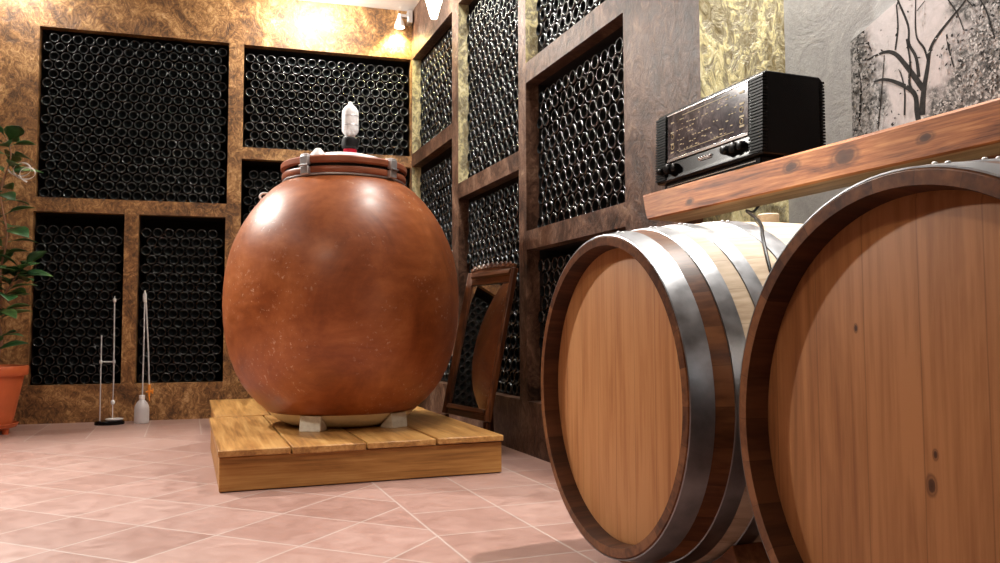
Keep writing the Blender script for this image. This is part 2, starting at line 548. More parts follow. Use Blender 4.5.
def print_mat():
    m, nt, b = nmat('woodland_photo_print')
    tc = nt.nodes.new('ShaderNodeTexCoord')
    sx = nt.nodes.new('ShaderNodeSeparateXYZ')
    L(nt, tc.outputs['Object'], sx.inputs[0])
    n1 = N(nt, 'ShaderNodeTexNoise', Scale=26.0, Detail=9.0, Roughness=0.78, Distortion=0.8)
    n2 = N(nt, 'ShaderNodeTexNoise', Scale=5.5, Detail=3.0, Roughness=0.6)
    n3 = N(nt, 'ShaderNodeTexNoise', Scale=95.0, Detail=4.0, Roughness=0.7)
    for n in (n1, n2, n3):
        L(nt, tc.outputs['Object'], n.inputs['Vector'])
    # bushes: toward the right half and the lower left of the picture; pale sky in the middle
    Yc, Zc = sx.outputs[1], sx.outputs[2]
    right = math_n(nt, 'MULTIPLY', math_n(nt, 'SUBTRACT', 1.74, Yc), 2.6)
    low = math_n(nt, 'MULTIPLY', math_n(nt, 'SUBTRACT', 1.50, Zc), 1.3)
    left = math_n(nt, 'MULTIPLY', math_n(nt, 'SUBTRACT', Yc, 1.94), 3.0)
    bush = math_n(nt, 'MAXIMUM', math_n(nt, 'ADD', right, low), math_n(nt, 'ADD', left, math_n(nt, 'MULTIPLY', low, 0.8)))
    bush = math_n(nt, 'ADD', bush, math_n(nt, 'MULTIPLY', math_n(nt, 'SUBTRACT', n2.outputs[0], 0.5), 1.6))
    bm = ramp(nt, bush, [(0.05, (0, 0, 0)), (0.25, (1, 1, 1))]).outputs[0]
    fol = math_n(nt, 'MULTIPLY_ADD', n3.outputs[0], 0.45, math_n(nt, 'MULTIPLY', n1.outputs[0], 0.6))
    fr = ramp(nt, fol, [(0.38, (0.022, 0.022, 0.023)), (0.5, (0.12, 0.118, 0.118)), (0.58, (0.36, 0.35, 0.35)), (0.68, (0.62, 0.60, 0.60))]).outputs[0]
    sky = ramp(nt, n1.outputs[0], [(0.3, (0.40, 0.375, 0.38)), (0.6, (0.54, 0.50, 0.51))]).outputs[0]
    c = mixc(nt, bm, sky, fr)
    L(nt, c, b.inputs['Base Color'])
    b.inputs['Roughness'].default_value = 0.6
    b.inputs['Specular IOR Level'].default_value = 0.15
    return m


M['print'] = print_mat()
M['print_ink'] = plain('print_tree_ink', (0.022, 0.020, 0.020), 0.6, 0.0, 0.1, noise_amt=0.5, nscale=80)
M['print_pale'] = plain('print_leaf_grey', (0.42, 0.41, 0.41), 0.55, noise_amt=0.45, nscale=60)
M['paper_edge'] = plain('paper_edge', (0.8, 0.79, 0.77), 0.7)
M['screw'] = plain('zinc_screw', (0.5, 0.5, 0.5), 0.4, 1.0)

# ------------------------------------------------------------------ mesh helpers


class MB:
    def __init__(self):
        self.v, self.f, self.m = [], [], []

    def add(self, verts, faces, mi=0, mat=None):
        o = len(self.v)
        for p in verts:
            p = Vector(p)
            self.v.append(tuple(mat @ p if mat else p))
        for f in faces:
            self.f.append(tuple(i + o for i in f))
            self.m.append(mi)

    def box(self, lo, hi, mi=0, mat=None):
        (a, b, c), (d, e, f) = lo, hi
        vs = [(a, b, c), (d, b, c), (d, e, c), (a, e, c), (a, b, f), (d, b, f), (d, e, f), (a, e, f)]
        self.add(vs, [(3, 2, 1, 0), (4, 5, 6, 7), (0, 1, 5, 4), (1, 2, 6, 5), (2, 3, 7, 6), (3, 0, 4, 7)], mi, mat)

    def hexa(self, v8, mi=0):
        self.add(v8, [(3, 2, 1, 0), (4, 5, 6, 7), (0, 1, 5, 4), (1, 2, 6, 5), (2, 3, 7, 6), (3, 0, 4, 7)], mi)

    def prism(self, poly, d0, d1, axis='X', mi=0, mat=None):
        """poly: list of 2-D points; extruded along axis between d0 and d1"""
        def P(p, d):
            return {'X': (d, p[0], p[1]), 'Y': (p[0], d, p[1]), 'Z': (p[0], p[1], d)}[axis]
        n = len(poly)
        vs = [P(p, d0) for p in poly] + [P(p, d1) for p in poly]
        fs = [tuple(range(n))[::-1], tuple(range(n, 2 * n))] + [(i, (i + 1) % n, n + (i + 1) % n, n + i) for i in range(n)]
        self.add(vs, fs, mi, mat)

    def lathe(self, prof, segs=48, axis='Z', mi=0, mat=None, mis=None):
        """prof: (r, h) pairs; closed where r == 0"""
        rings, vs, fs, ms = [], [], [], []
        for r_, h_ in prof:
            if r_ < 1e-7:
                rings.append([len(vs)])
                vs.append((0, 0, h_))
            else:
                rings.append(list(range(len(vs), len(vs) + segs)))
                for k in range(segs):
                    a = 2 * math.pi * k / segs
                    vs.append((r_ * math.cos(a), r_ * math.sin(a), h_))
        for q in range(len(rings) - 1):
            A, B = rings[q], rings[q + 1]
            for k in range(segs):
                k2 = (k + 1) % segs
                if len(A) == 1 and len(B) == 1:
                    continue
                if len(A) == 1:
                    fs.append((A[0], B[k2], B[k]))
                elif len(B) == 1:
                    fs.append((A[k], A[k2], B[0]))
                else:
                    fs.append((A[k], A[k2], B[k2], B[k]))
                ms.append(mis[q] if mis else mi)
        if axis == 'X':
            vs = [(h_, x, y) for x, y, h_ in vs]
        o = len(self.v)
        for p in vs:
            p = Vector(p)
            self.v.append(tuple(mat @ p if mat else p))
        for f in fs:
            self.f.append(tuple(i + o for i in f))
        self.m += ms

    def tube(self, pts, rad, segs=12, closed=False, mi=0, caps=True):
        pts = [Vector(p) for p in pts]
        n = len(pts)
        rads = rad if isinstance(rad, (list, tuple)) else [rad] * n
        up = None
        o = len(self.v)
        for i in range(n):
            if closed:
                t = pts[(i + 1) % n] - pts[i - 1]
            else:
                t = pts[min(i + 1, n - 1)] - pts[max(i - 1, 0)]
            t.normalize()
            if up is None:
                up = Vector((0, 0, 1)) if abs(t.z) < 0.9 else Vector((1, 0, 0))
            up = (up - t * up.dot(t)).normalized()
            s = t.cross(up)
            for k in range(segs):
                a = 2 * math.pi * k / segs
                self.v.append(tuple(pts[i] + (up * math.cos(a) + s * math.sin(a)) * rads[i]))
        m = n if closed else n - 1
        for i in range(m):
            a, b = o + i * segs, o + ((i + 1) % n) * segs
            for k in range(segs):
                k2 = (k + 1) % segs
                self.f.append((a + k2, a + k, b + k, b + k2))
                self.m.append(mi)
        if caps and not closed:
            self.f.append(tuple(o + k for k in range(segs)))
            self.m.append(mi)
            e = o + (n - 1) * segs
            self.f.append(tuple(e + k for k in range(segs))[::-1])
            self.m.append(mi)

    def mesh(self, name, mats, smooth=True, angle=35):
        me = bpy.data.meshes.new(name)
        me.from_pydata(self.v, [], self.f)
        for mm in (mats if isinstance(mats, (list, tuple)) else [mats]):
            me.materials.append(mm)
        me.polygons.foreach_set('material_index', self.m)
        bm = bmesh.new()
        bm.from_mesh(me)
        bmesh.ops.recalc_face_normals(bm, faces=bm.faces)
        bm.to_mesh(me)
        bm.free()
        if smooth:
            me.polygons.foreach_set('use_smooth', [True] * len(me.polygons))
            me.set_sharp_from_angle(angle=R(angle))
        me.update()
        return me

    def build(self, name, mats, parent=None, bevel=0.0, smooth=True, angle=35, seg=2):
        o = bpy.data.objects.new(name, self.mesh(name, mats, smooth, angle))
        col.objects.link(o)
        if parent:
            o.parent = parent
        if bevel:
            bv = o.modifiers.new('bevel', 'BEVEL')
            bv.width = bevel
            bv.segments = seg
            bv.limit_method = 'ANGLE'
            bv.angle_limit = R(40)
            bv.harden_normals = False
        return o


def thing(name, label, cat, loc=(0, 0, 0), rot=(0, 0, 0), group=None):
    o = bpy.data.objects.new(name, None)
    col.objects.link(o)
    o.empty_display_size = 0.1
    o.location = loc
    o.rotation_euler = rot
    return tag(o, label, cat, group)


def tag(o, label, cat, group=None):
    o['label'] = label
    o['category'] = cat
    if group:
        o['group'] = group
    return o


def struct(o):
    o['kind'] = 'structure'
    return o


def part_label(o, s):
    o['label'] = s
    return o


def smooth_path(pts, n=8):
    """Catmull-Rom through the points"""
    P = [Vector(p) for p in pts]
    P = [P[0] * 2 - P[1]] + P + [P[-1] * 2 - P[-2]]
    out = []
    for i in range(1, len(P) - 2):
        for k in range(n):
            t = k / n
            out.append(0.5 * ((2 * P[i]) + (P[i + 1] - P[i - 1]) * t + (2 * P[i - 1] - 5 * P[i] + 4 * P[i + 1] - P[i + 2]) * t * t + (3 * P[i] - P[i - 1] - 3 * P[i + 1] + P[i + 2]) * t ** 3))
    out.append(P[-2])
    return out


# ------------------------------------------------------------------ the room
XB, YA, BETA = 1.6876, 6.364, -0.0873
CB, SB = math.cos(BETA), math.sin(BETA)
CEIL = 3.285
NX = 2.065            # grey wall of the barrel niche


def PA(u, z, d):      # back wall frame: u runs right along it, d goes into it
    return (XB + u * CB - d * SB, YA + u * SB + d * CB, z)


def PB(u, z, d):      # right wall frame: u = -Y
    return (XB + d, -u, z)


def uA(x):
    return (x - XB) / CB


HOLES_A = {
    'upper_left': (uA(-1.043), uA(0.266), 1.628, 2.886),
    'lower_left': (uA(-1.052), uA(-0.447), 0.272, 1.525),
    'lower_middle': (uA(-0.352), uA(0.258), 0.272, 1.525),
    'upper_right': (uA(0.374), -0.008, 2.075, 2.884),
    'lower_right': (uA(0.368), -0.008, 0.272, 1.985),
}
HOLES_B = {
    'far_upper': (-6.345, -5.274, 2.089, 2.88),
    'far_lower': (-6.345, -5.274, 0.28, 1.985),
    'second_upper': (-5.136, -4.071, 1.642, 2.88),
    'second_lower': (-5.136, -4.071, 0.28, 1.539),
    'near_upper': (-3.968, -2.918, 2.101, 2.88),
    'near_middle': (-3.968, -2.918, 1.185, 1.991),
    'near_lower': (-3.968, -2.918, 0.28, 1.084),
}
DEPTH = 0.36
BROWN_JAMBS = {(-3.968, 1.185), (-3.968, 0.28), (-5.136, 0.28)}


def rack_wall(P, u0, u1, z0, z1, holes, name, mats):
    mb = MB()
    us = sorted({u0, u1, *[h[0] for h in holes], *[h[1] for h in holes]})
    zs = sorted({z0, z1, *[h[2] for h in holes], *[h[3] for h in holes]})
    for i in range(len(us) - 1):
        for k in range(len(zs) - 1):
            uc, zc = (us[i] + us[i + 1]) / 2, (zs[k] + zs[k + 1]) / 2
            if any(h[0] < uc < h[1] and h[2] < zc < h[3] for h in holes):
                continue
            mb.add([P(us[i], zs[k], 0), P(us[i + 1], zs[k], 0), P(us[i + 1], zs[k + 1], 0), P(us[i], zs[k + 1], 0)], [(0, 1, 2, 3)], 0)
    for a, b, c, d in holes:
        e = 0.075
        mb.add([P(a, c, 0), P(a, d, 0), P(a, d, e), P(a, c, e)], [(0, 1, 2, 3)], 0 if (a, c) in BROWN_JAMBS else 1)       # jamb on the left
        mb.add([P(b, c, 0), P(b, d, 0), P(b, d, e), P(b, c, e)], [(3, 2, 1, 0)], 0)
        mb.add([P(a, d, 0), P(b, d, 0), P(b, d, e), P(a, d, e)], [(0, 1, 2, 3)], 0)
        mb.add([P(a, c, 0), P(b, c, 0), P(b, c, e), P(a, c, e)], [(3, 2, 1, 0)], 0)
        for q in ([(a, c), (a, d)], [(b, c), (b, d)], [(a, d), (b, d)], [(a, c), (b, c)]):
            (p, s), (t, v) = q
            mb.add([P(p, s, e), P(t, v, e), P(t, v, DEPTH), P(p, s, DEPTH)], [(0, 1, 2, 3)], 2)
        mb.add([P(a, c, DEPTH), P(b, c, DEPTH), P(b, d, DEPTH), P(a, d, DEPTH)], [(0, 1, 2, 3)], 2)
    return mb


mb = rack_wall(PA, uA(-3.3), 0.0, 0.0, CEIL, list(HOLES_A.values()), 'wall_back', None)
wb = MB()
wb.v, wb.f, wb.m = mb.v, mb.f, mb.m
me = bpy.data.meshes.new('wall_back')
me.from_pydata(mb.v, [], mb.f)
for k in ('stucco_back', 'stucco_back', 'rack_dark'):
    me.materials.append(M[k])
me.polygons.foreach_set('material_index', mb.m)
struct_o = bpy.data.objects.new('wall_back', me)
col.objects.link(struct_o)
struct(struct_o)

mb = rack_wall(PB, -YA, -2.38, 0.0, CEIL, list(HOLES_B.values()), 'wall_right', None)
# the pier's end, facing the hall, is covered in gold flakes; then the grey niche wall runs on
mb.add([(XB, 2.38, 0), (NX, 2.38, 0), (NX, 2.38, CEIL), (XB, 2.38, CEIL)], [(0, 1, 2, 3)], 1)
mb.add([(NX, 2.38, 0), (NX, -2.2, 0), (NX, -2.2, CEIL), (NX, 2.38, CEIL)], [(0, 1, 2, 3)], 3)
me = bpy.data.meshes.new('wall_right')
me.from_pydata(mb.v, [], mb.f)
for k in ('stucco_right', 'stucco_gold', 'rack_dark', 'grey_wall'):
    me.materials.append(M[k])
me.polygons.foreach_set('material_index', mb.m)
o = bpy.data.objects.new('wall_right', me)
col.objects.link(o)
struct(o)

mb = MB()
mb.box((-3.3, -2.2, -0.1), (2.5, 7.0, 0.0))
struct(mb.build('floor', M['floor'], smooth=False))
mb = MB()
mb.box((-3.3, -2.2, CEIL), (2.5, 7.0, CEIL + 0.1))
struct(mb.build('ceiling', M['ceiling'], smooth=False))
mb = MB()
mb.box((-3.4, -2.2, 0.0), (-3.3, 7.0, CEIL))
struct(mb.build('wall_left', M['hall_wall'], smooth=False))
mb = MB()
mb.box((-3.3, -2.3, 0.0), (2.5, -2.2, CEIL))
struct(mb.build('wall_front', M['hall_wall'], smooth=False))

# ------------------------------------------------------------------ the clay jar on its platforms
JX, JY, PT = 0.776, 4.32, 0.172
jar = thing('clay_jar', 'large egg-shaped brown terracotta jar with clamped lid on the wooden platform', 'jar', (JX, JY, PT))
Z0 = PT
prof = [(0.384, 0.247), (0.40, 0.262), (0.437, 0.293), (0.476, 0.335), (0.516, 0.39), (0.549, 0.455), (0.576, 0.53), (0.596, 0.612), (0.608, 0.70), (0.613, 0.79),
        (0.611, 0.87), (0.603, 0.955), (0.587, 1.04), (0.561, 1.12), (0.524, 1.20), (0.478, 1.275), (0.428, 1.34), (0.378, 1.392), (0.338, 1.422), (0.318, 1.432), (0.30, 1.436), (0.0, 1.436)]
mb = MB()
mb.lathe([(r_, h - Z0) for r_, h in [(0, 0.247)] + prof], 96)
jb = mb.build('jar_body', M['jar'], jar, angle=60)
mb = MB()
mb.lathe([(0, 0.1726 - Z0), (0.22, 0.1726 - Z0), (0.275, 0.178 - Z0), (0.33, 0.200 - Z0), (0.362, 0.224 - Z0), (0.382, 0.247 - Z0), (0.37, 0.251 - Z0), (0, 0.251 - Z0)], 72)
part_label(mb.build('jar_base', M['cream'], jar, angle=50), 'pale cream rounded underside of the jar')
# rim: lower terracotta ring, black gasket, upper terracotta ring (the lid), white dome


def ring_prof(r0, r1, z0, z1, e=0.008):
    return [(r0, z0), (r1 - e, z0), (r1 - e * 0.3, z0 + e * 0.3), (r1, z0 + e), (r1, z1 - e), (r1 - e * 0.3, z1 - e * 0.3), (r1 - e, z1), (r0, z1), (r0, z0)]


mb = MB()
mb.lathe([(r_, h - Z0) for r_, h in ring_prof(0.24, 0.327, 1.446, 1.481)], 80)
mb.build('rim_flange', M['jar_rim'], jar)
mb = MB()
mb.lathe([(r_, h - Z0) for r_, h in ring_prof(0.24, 0.314, 1.481, 1.496, 0.004)], 80)
part_label(mb.build('gasket', M['rubber'], jar), 'black rubber gasket between the two rims')
mb = MB()
mb.lathe([(r_, h - Z0) for r_, h in ring_prof(0.24, 0.322, 1.436, 1.446, 0.003)], 80)
part_label(mb.build('steel_band', M['steel'], jar), 'thin bright band under the rim')
mb = MB()
mb.lathe([(r_, h - Z0) for r_, h in [(0, 1.505), (0.326, 1.496), (0.333, 1.503), (0.333, 1.526), (0.326, 1.534), (0.30, 1.537), (0.24, 1.54), (0, 1.54)]], 80)
lid = mb.build('lid', M['jar_rim'], jar)
mb = MB()
mb.lathe([(r_, h - Z0) for r_, h in [(0.235, 1.538), (0.232, 1.552), (0.20, 1.572), (0.14, 1.588), (0.07, 1.596), (0, 1.598)]], 64)
dm = mb.build('lid_dome', M['white_plastic'], lid)
part_label(dm, 'white domed cap in the middle of the lid')
mb = MB()
a = R(-131)
cx, cy = 0.26 * math.cos(a), 0.26 * math.sin(a)
mb.lathe([(0.046, 1.536 - Z0), (0.044, 1.545 - Z0), (0.022, 1.572 - Z0), (0.013, 1.582 - Z0), (0, 1.583 - Z0)], 24, mat=Matrix.Translation((cx, cy, 0)))
part_label(mb.build('vent_cone', M['white_plastic'], lid), 'small white cone beside the left clamp')
for ang in (-135.5, -54.5, 45, 135):
    mb = MB()
    T = Matrix.Rotation(R(ang), 4, 'Z')
    mb.box((0.322, -0.024, 1.438 - Z0), (0.348, 0.024, 1.478 - Z0), 0, T)
    mb.box((0.322, -0.024, 1.486 - Z0), (0.350, 0.024, 1.532 - Z0), 0, T)
    mb.box((0.300, -0.022, 1.532 - Z0), (0.348, 0.022, 1.541 - Z0), 0, T)
    mb.box((0.330, -0.015, 1.476 - Z0), (0.343, 0.015, 1.488 - Z0), 0, T)
    c = mb.build('clamp', M['steel'], jar, 0.004)
    mb = MB()
    mb.tube([T @ Vector((0.352, -0.027, 1.482 - Z0)), T @ Vector((0.352, 0.027, 1.482 - Z0))], 0.005, 10)
    mb.build('clamp_pin', M['screw'], c)
for ang in (-123, -56):
    mb = MB()
    T = Matrix.Rotation(R(ang), 4, 'Z')
    vs = [(0.318, -0.055, 0), (0.405, -0.055, 0), (0.405, 0.055, 0), (0.318, 0.055, 0), (0.330, -0.055, 0.020), (0.395, -0.055, 0.075), (0.395, 0.055, 0.075), (0.330, 0.055, 0.020)]
    mb.hexa([T @ Vector(p) for p in vs])
    tag(mb.build('support_block', M['block'], None, 0.003), {
        -123: 'pale wooden block under the front left of the clay jar', -56: 'pale wooden block under the front right of the clay jar'}[ang], 'block', 'blocks under the clay jar').location = (JX, JY, PT)
mb = MB()
hp = [(-0.362, 0.14, 1.375), (-0.385, 0.143, 1.392), (-0.412, 0.148, 1.392), (-0.425, 0.152, 1.378), (-0.418, 0.152, 1.358)]
mb.tube(smooth_path([(x, y, z - Z0) for x, y, z in hp], 6), 0.006, 10)
part_label(mb.build('hook', M['white_plastic'], jar), 'small white hook on the left shoulder')

# fermentation lock standing in the lid
lock = thing('airlock', 'white plastic airlock with red stopper standing on the jar lid', 'airlock', (JX + 0.028, JY, 1.597))
mb = MB()
mb.lathe([(0, 0), (0.031, 0), (0.036, 0.033), (0.034, 0.036), (0, 0.036)], 32)
part_label(mb.build('stopper', M['red_plastic'], lock), 'red stopper')
mb = MB()
mb.lathe([(0, 0.036), (0.034, 0.036), (0.044, 0.046), (0.046, 0.07), (0.043, 0.09), (0.03, 0.1), (0, 0.1)], 32)
part_label(mb.build('collar', M['rubber'], lock), 'black rubber collar')
mb = MB()
mb.lathe([(0, 0.1), (0.024, 0.1), (0.027, 0.112), (0.043, 0.132), (0.0445, 0.14), (0.0445, 0.232), (0.041, 0.25), (0.03, 0.268), (0.017, 0.279), (0.012, 0.282), (0.011, 0.295), (0.006, 0.298), (0, 0.298)], 40)
part_label(mb.build('vessel', M['white_plastic'], lock), 'milky white vessel')
mb = MB()
for zz in (0.165, 0.215):
    mb.lathe([(0.0446, zz - 0.003), (0.0456, zz), (0.0446, zz + 0.003)], 40)
mb.build('level_mark', M['steel'], lock)

# platforms of pine boards
Yp0, Yp1, Yp2 = 3.512, 4.862, 6.06
plat = thing('wooden_platform', 'low pine board platform under the clay jar, nearer half', 'platform', (0, Yp0, 0))
x_edges = [0.121, 0.417, 0.734, 1.049, 1.371]
hts = [0.172, 0.169, 0.1725, 0.1745]
for k in range(4):
    mb = MB()
    mb.box((x_edges[k] + 0.004, -0.012 - 0.003 * (k % 2), hts[k] - 0.027), (x_edges[k + 1] - 0.004, Yp1 - Yp0 - 0.006, hts[k] if k != 1 and k != 2 else PT))
    mb.build('deck_board', M['deck'], plat, 0.004)
mb = MB()
mb.box((0.131, 0.0, 0.004), (1.363, 0.03, 0.1425))
mb.build('front_board', M['fascia'], plat, 0.003)
for nm, xa, xb in (('side_board', 0.133, 0.16), ('side_board', 1.334, 1.361)):
    mb = MB()
    mb.box((xa, 0.031, 0.0), (xb, Yp1 - Yp0 - 0.02, 0.1425))
    mb.build(nm, M['fascia'], plat, 0.003)
for q in range(3):
    mb = MB()
    mb.box((0.161, 0.30 + q * 0.42, 0.0), (1.333, 0.345 + q * 0.42, 0.1425))
    mb.build('joist', M['fascia'], plat, 0.003)
plat2 = thing('wooden_platform', 'low pine board platform behind the clay jar, farther half by back wall', 'platform', (0, Yp1 + 0.012, 0))
x2 = [0.152, 0.46, 0.765, 1.07, 1.382]
for k in range(4):
    mb = MB()
    mb.box((x2[k] + 0.003, 0.0, 0.147), (x2[k + 1] - 0.003, Yp2 - Yp1 - 0.012, 0.174))
    mb.build('deck_board', M['deck'], plat2, 0.004)
for ya, yb in ((0.012, 0.04), (Yp2 - Yp1 - 0.06, Yp2 - Yp1 - 0.03)):
    mb = MB()
    mb.box((0.17, ya, 0), (1.365, yb, 0.1465))
    mb.build('front_board' if ya < 0.02 else 'back_board', M['fascia'], plat2, 0.003)
for xa in (0.163, 1.34):
    mb = MB()
    mb.box((xa, 0.042, 0), (xa + 0.028, Yp2 - Yp1 - 0.065, 0.1465))
    mb.build('side_board', M['fascia'], plat2, 0.003)

# ------------------------------------------------------------------ barrels
BL, BR_, BB = 1.05, 0.40, [0.054]


def barrel_r(x):
    t = x / BL
    return BR_ + BB[0] * (1 - (2 * t - 1) ** 2)


def make_barrel(loc, label, yaw, bulge, head='oak_head'):
    BB[0] = bulge
    root = thing('oak_barrel', label, 'barrel', loc, (0, 0, R(yaw)), group='oak barrels by the right wall')
    g, dh = 0.024, 0.042          # chime wall, depth of the head below the chime
    prof, mis = [], []

    def p(r_, h, mi):
        prof.append((r_, h))
        mis.append(mi)
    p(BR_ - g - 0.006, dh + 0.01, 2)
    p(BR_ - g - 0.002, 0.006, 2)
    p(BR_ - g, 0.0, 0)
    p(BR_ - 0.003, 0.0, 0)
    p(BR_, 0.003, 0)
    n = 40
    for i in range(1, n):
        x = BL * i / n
        p(barrel_r(x), x, 0 if (x < 0.105 or x > BL - 0.13) else 1)  # dark brown near both ends, pale between
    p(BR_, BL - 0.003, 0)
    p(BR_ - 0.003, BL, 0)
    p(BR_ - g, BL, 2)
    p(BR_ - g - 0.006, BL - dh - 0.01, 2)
    mb = MB()
    mb.lathe(prof, 96, 'X', mis=mis)
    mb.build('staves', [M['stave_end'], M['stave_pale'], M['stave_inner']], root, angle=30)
    for x0, s in ((dh, 1), (BL - dh, -1)):
        mb = MB()
        rr = BR_ - g - 0.003
        mb.lathe([(0, x0), (rr - 0.012, x0), (rr, x0 + s * 0.004), (rr, x0 + s * 0.022), (0, x0 + s * 0.022)], 96, 'X')
        mb.build('head', M[head], root, angle=30)
    for a, b in ((0.002, 0.056), (0.100, 0.142), (0.186, 0.226), (0.306, 0.364)):
        for mirr in (0, 1):
            x0, x1 = (a, b) if not mirr else (BL - b, BL - a)
            mb = MB()
            t = 0.003
            pr = [(barrel_r(x0) + 0.0002, x0), (barrel_r(x0) + t, x0 + 0.001)]
            for i in range(1, 6):
                x = x0 + (x1 - x0) * i / 6
                pr.append((barrel_r(x) + t, x))
            pr += [(barrel_r(x1) + t, x1 - 0.001), (barrel_r(x1) + 0.0002, x1)]
            mb.lathe(pr, 96, 'X')
            h = mb.build('hoop', M['hoop'], root, angle=40)
            mb = MB()
            for q in range(2):
                an = R(97 + 3.2 * q)
                xm = (x0 + x1) / 2
                rr = barrel_r(xm) + t
                mb.lathe([(0.0045, 0), (0.004, 0.002), (0.002, 0.003), (0, 0.0032)], 12,
                         mat=Matrix.Translation((xm, rr * math.cos(an), rr * math.sin(an))) @ Vector((0, math.cos(an), math.sin(an))).to_track_quat('Z', 'Y').to_matrix().to_4x4())
            mb.build('rivet', M['hoop_edge'], h)
    mb = MB()
    zt = barrel_r(BL / 2)
    mb.lathe([(0, zt - 0.01), (0.027, zt - 0.01), (0.03, zt + 0.024), (0.027, zt + 0.027), (0, zt + 0.027)], 24, mat=Matrix.Translation((BL / 2, 0, 0)))
    mb.build('bung', M['stave_pale'], root)
    return root


def cradle(loc, cz, label, yaw, bulge):
    BB[0] = bulge
    """two cross beams cut to the barrel's curve, tied by two runners"""
    root = thing('barrel_cradle', label, 'cradle', loc, (0, 0, R(yaw)), group='wooden barrel cradles')
    for bx in (0.17, 0.80):
        r_ = barrel_r(bx + 0.04) + 0.004
        poly = [(-0.335, 0.0), (0.335, 0.0), (0.335, 0.115)]
        for i in range(13):
            y = 0.30 - 0.60 * i / 12
            poly.append((y, max(0.022, cz - math.sqrt(max(0, r_ * r_ - y * y)))))
        poly.append((-0.335, 0.115))
        mb = MB()
        mb.prism(poly, bx, bx + 0.085, 'X')
        mb.build('cross_beam', M['cradle'], root, 0.003, smooth=False)
    for y in (-0.29, 0.25):
        mb = MB()
        mb.box((0.256, y, 0), (0.799, y + 0.05, 0.05))
        mb.build('runner', M['cradle'], root, 0.003)
    return root


B1 = (0.982, 1.833, 0.497)
B2 = (0.966, 0.893, 0.490)
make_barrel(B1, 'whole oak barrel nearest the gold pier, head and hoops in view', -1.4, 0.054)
make_barrel(B2, 'big oak barrel in the right foreground, only its head facing the hall in view', -3.2, 0.040, 'oak_head_dark')
cradle((B1[0], B1[1], 0), B1[2], 'reddish wooden cradle under the oak barrel nearest the gold pier', -1.4, 0.054)
cradle((B2[0], B2[1], 0), B2[2], 'wooden cradle under the oak barrel of the right foreground', -3.2, 0.040)

# ------------------------------------------------------------------ beam shelf, radio, mural
shelf = thing('beam_shelf', 'thick reddish pine beam fixed along the wall above the barrels', 'shelf', (1.6, 0, 1.048))
mb = MB()
ys = [2.50, 2.2, 1.9, 1.6, 1.3, 1.0, 0.6, 0.3]
fx = [1.530, 1.540, 1.553, 1.566, 1.579, 1.591, 1.606, 1.617]
rows = []
rng = random.Random(3)
for y, x in zip(ys, fx):
    w1, w2 = rng.uniform(-.003, .003), rng.uniform(-.003, .003)
    top_end = 0.05 if y == 2.50 else 0
    rows.append([(x - 1.6 - 0.006 + w1, y - (0.02 if y == 2.5 else 0), 0.004), (x - 1.6 - 0.002 + w2, y, 0.03), (x - 1.6 + 0.010, y + top_end * 0.7, 0.093 + w1), (x - 1.6 + 0.018, y + top_end, 0.0995), (0.0865, y + top_end, 0.1), (0.0875, y, 0.0), (x - 1.6 + 0.004, y - (0.02 if y == 2.5 else 0), 0.0)])
n = 7
vs = [p for r_ in rows for p in r_]
for i in range(len(rows) - 1):
    for k in range(n):
        k2 = (k + 1) % n
        f = (i * n + k, i * n + k2, (i + 1) * n + k2, (i + 1) * n + k)
        mb.f.append(f)
        mb.m.append(1 if k == 5 else 0)
mb.v = vs
mb.f += [tuple(range(n)), tuple(range((len(rows) - 1) * n, len(rows) * n))[::-1]]
mb.m += [0, 0]
mb.build('beam', [M['beam'], M['beam_under']], shelf, angle=25)
mb = MB()
mb.box((0.0885, 0.3, 0.055), (NX - 1.6 - 0.002, 1.80, 0.0995))  # board added behind the beam to keep the space below it dark
part_label(mb.build('shade_board', M['beam'], shelf, 0.002), 'added board between beam and wall, shading the space below')

radio = thing('tube_radio', 'old black tabletop radio with glass dial and knobs on the pine beam', 'radio', (1.57, 2.19, 1.149))
# local frame: -X is the front, Y along the beam
Lh, D = 0.278, 0.232
ya, yb = -0.277, 0.303
mb = MB()
pl = [(0.0, 0.030), (0.004, 0.048), (0.010, Lh - 0.010), (0.018, Lh), (D - 0.012, Lh), (D, Lh - 0.012), (D, 0.034), (D - 0.006, 0.028), (0.008, 0.026)]
mb.prism([(x, z) for x, z in pl], ya + 0.002, yb - 0.002, 'Y')
mb.build('cabinet', M['black_gloss'], radio, 0.004)
mb = MB()
mb.box((0.016, ya + 0.03, 0.0), (D - 0.025, yb - 0.03, 0.027))
pt = mb.build('plinth', M['black_gloss'], radio, 0.003)
mb = MB()
mb.box((0.0135, ya + 0.05, 0.012), (0.0165, yb - 0.05, 0.015))
mb.build('plinth_trim', M['chrome'], pt)
for y0, y1, nm in ((ya - 0.002, ya + 0.062, 0), (yb - 0.062, yb + 0.002, 1)):
    mb = MB()
    nr = 24
    for k in range(nr):
        z = 0.040 + (Lh - 0.058) * k / (nr - 1)
        xf = 0.0035 + 0.007 * (z - 0.03) / (Lh - 0.03)
        mb.box((xf - 0.0065, y0, z - 0.0030), (xf + 0.012, y1, z + 0.0030))
    mb.build('ribbed_end', M['black_matte'], radio)
    mb = MB()
    for k in range(nr):
        z = 0.040 + (Lh - 0.058) * k / (nr - 1)
        mb.box((D - 0.012, y0, z - 0.0030), (D + 0.003, y1, z + 0.0030))
    mb.build('ribbed_edge', M['black_matte'], radio)


def fxz(z):
    return 0.0035 + 0.0065 * (z - 0.03) / (Lh - 0.03)


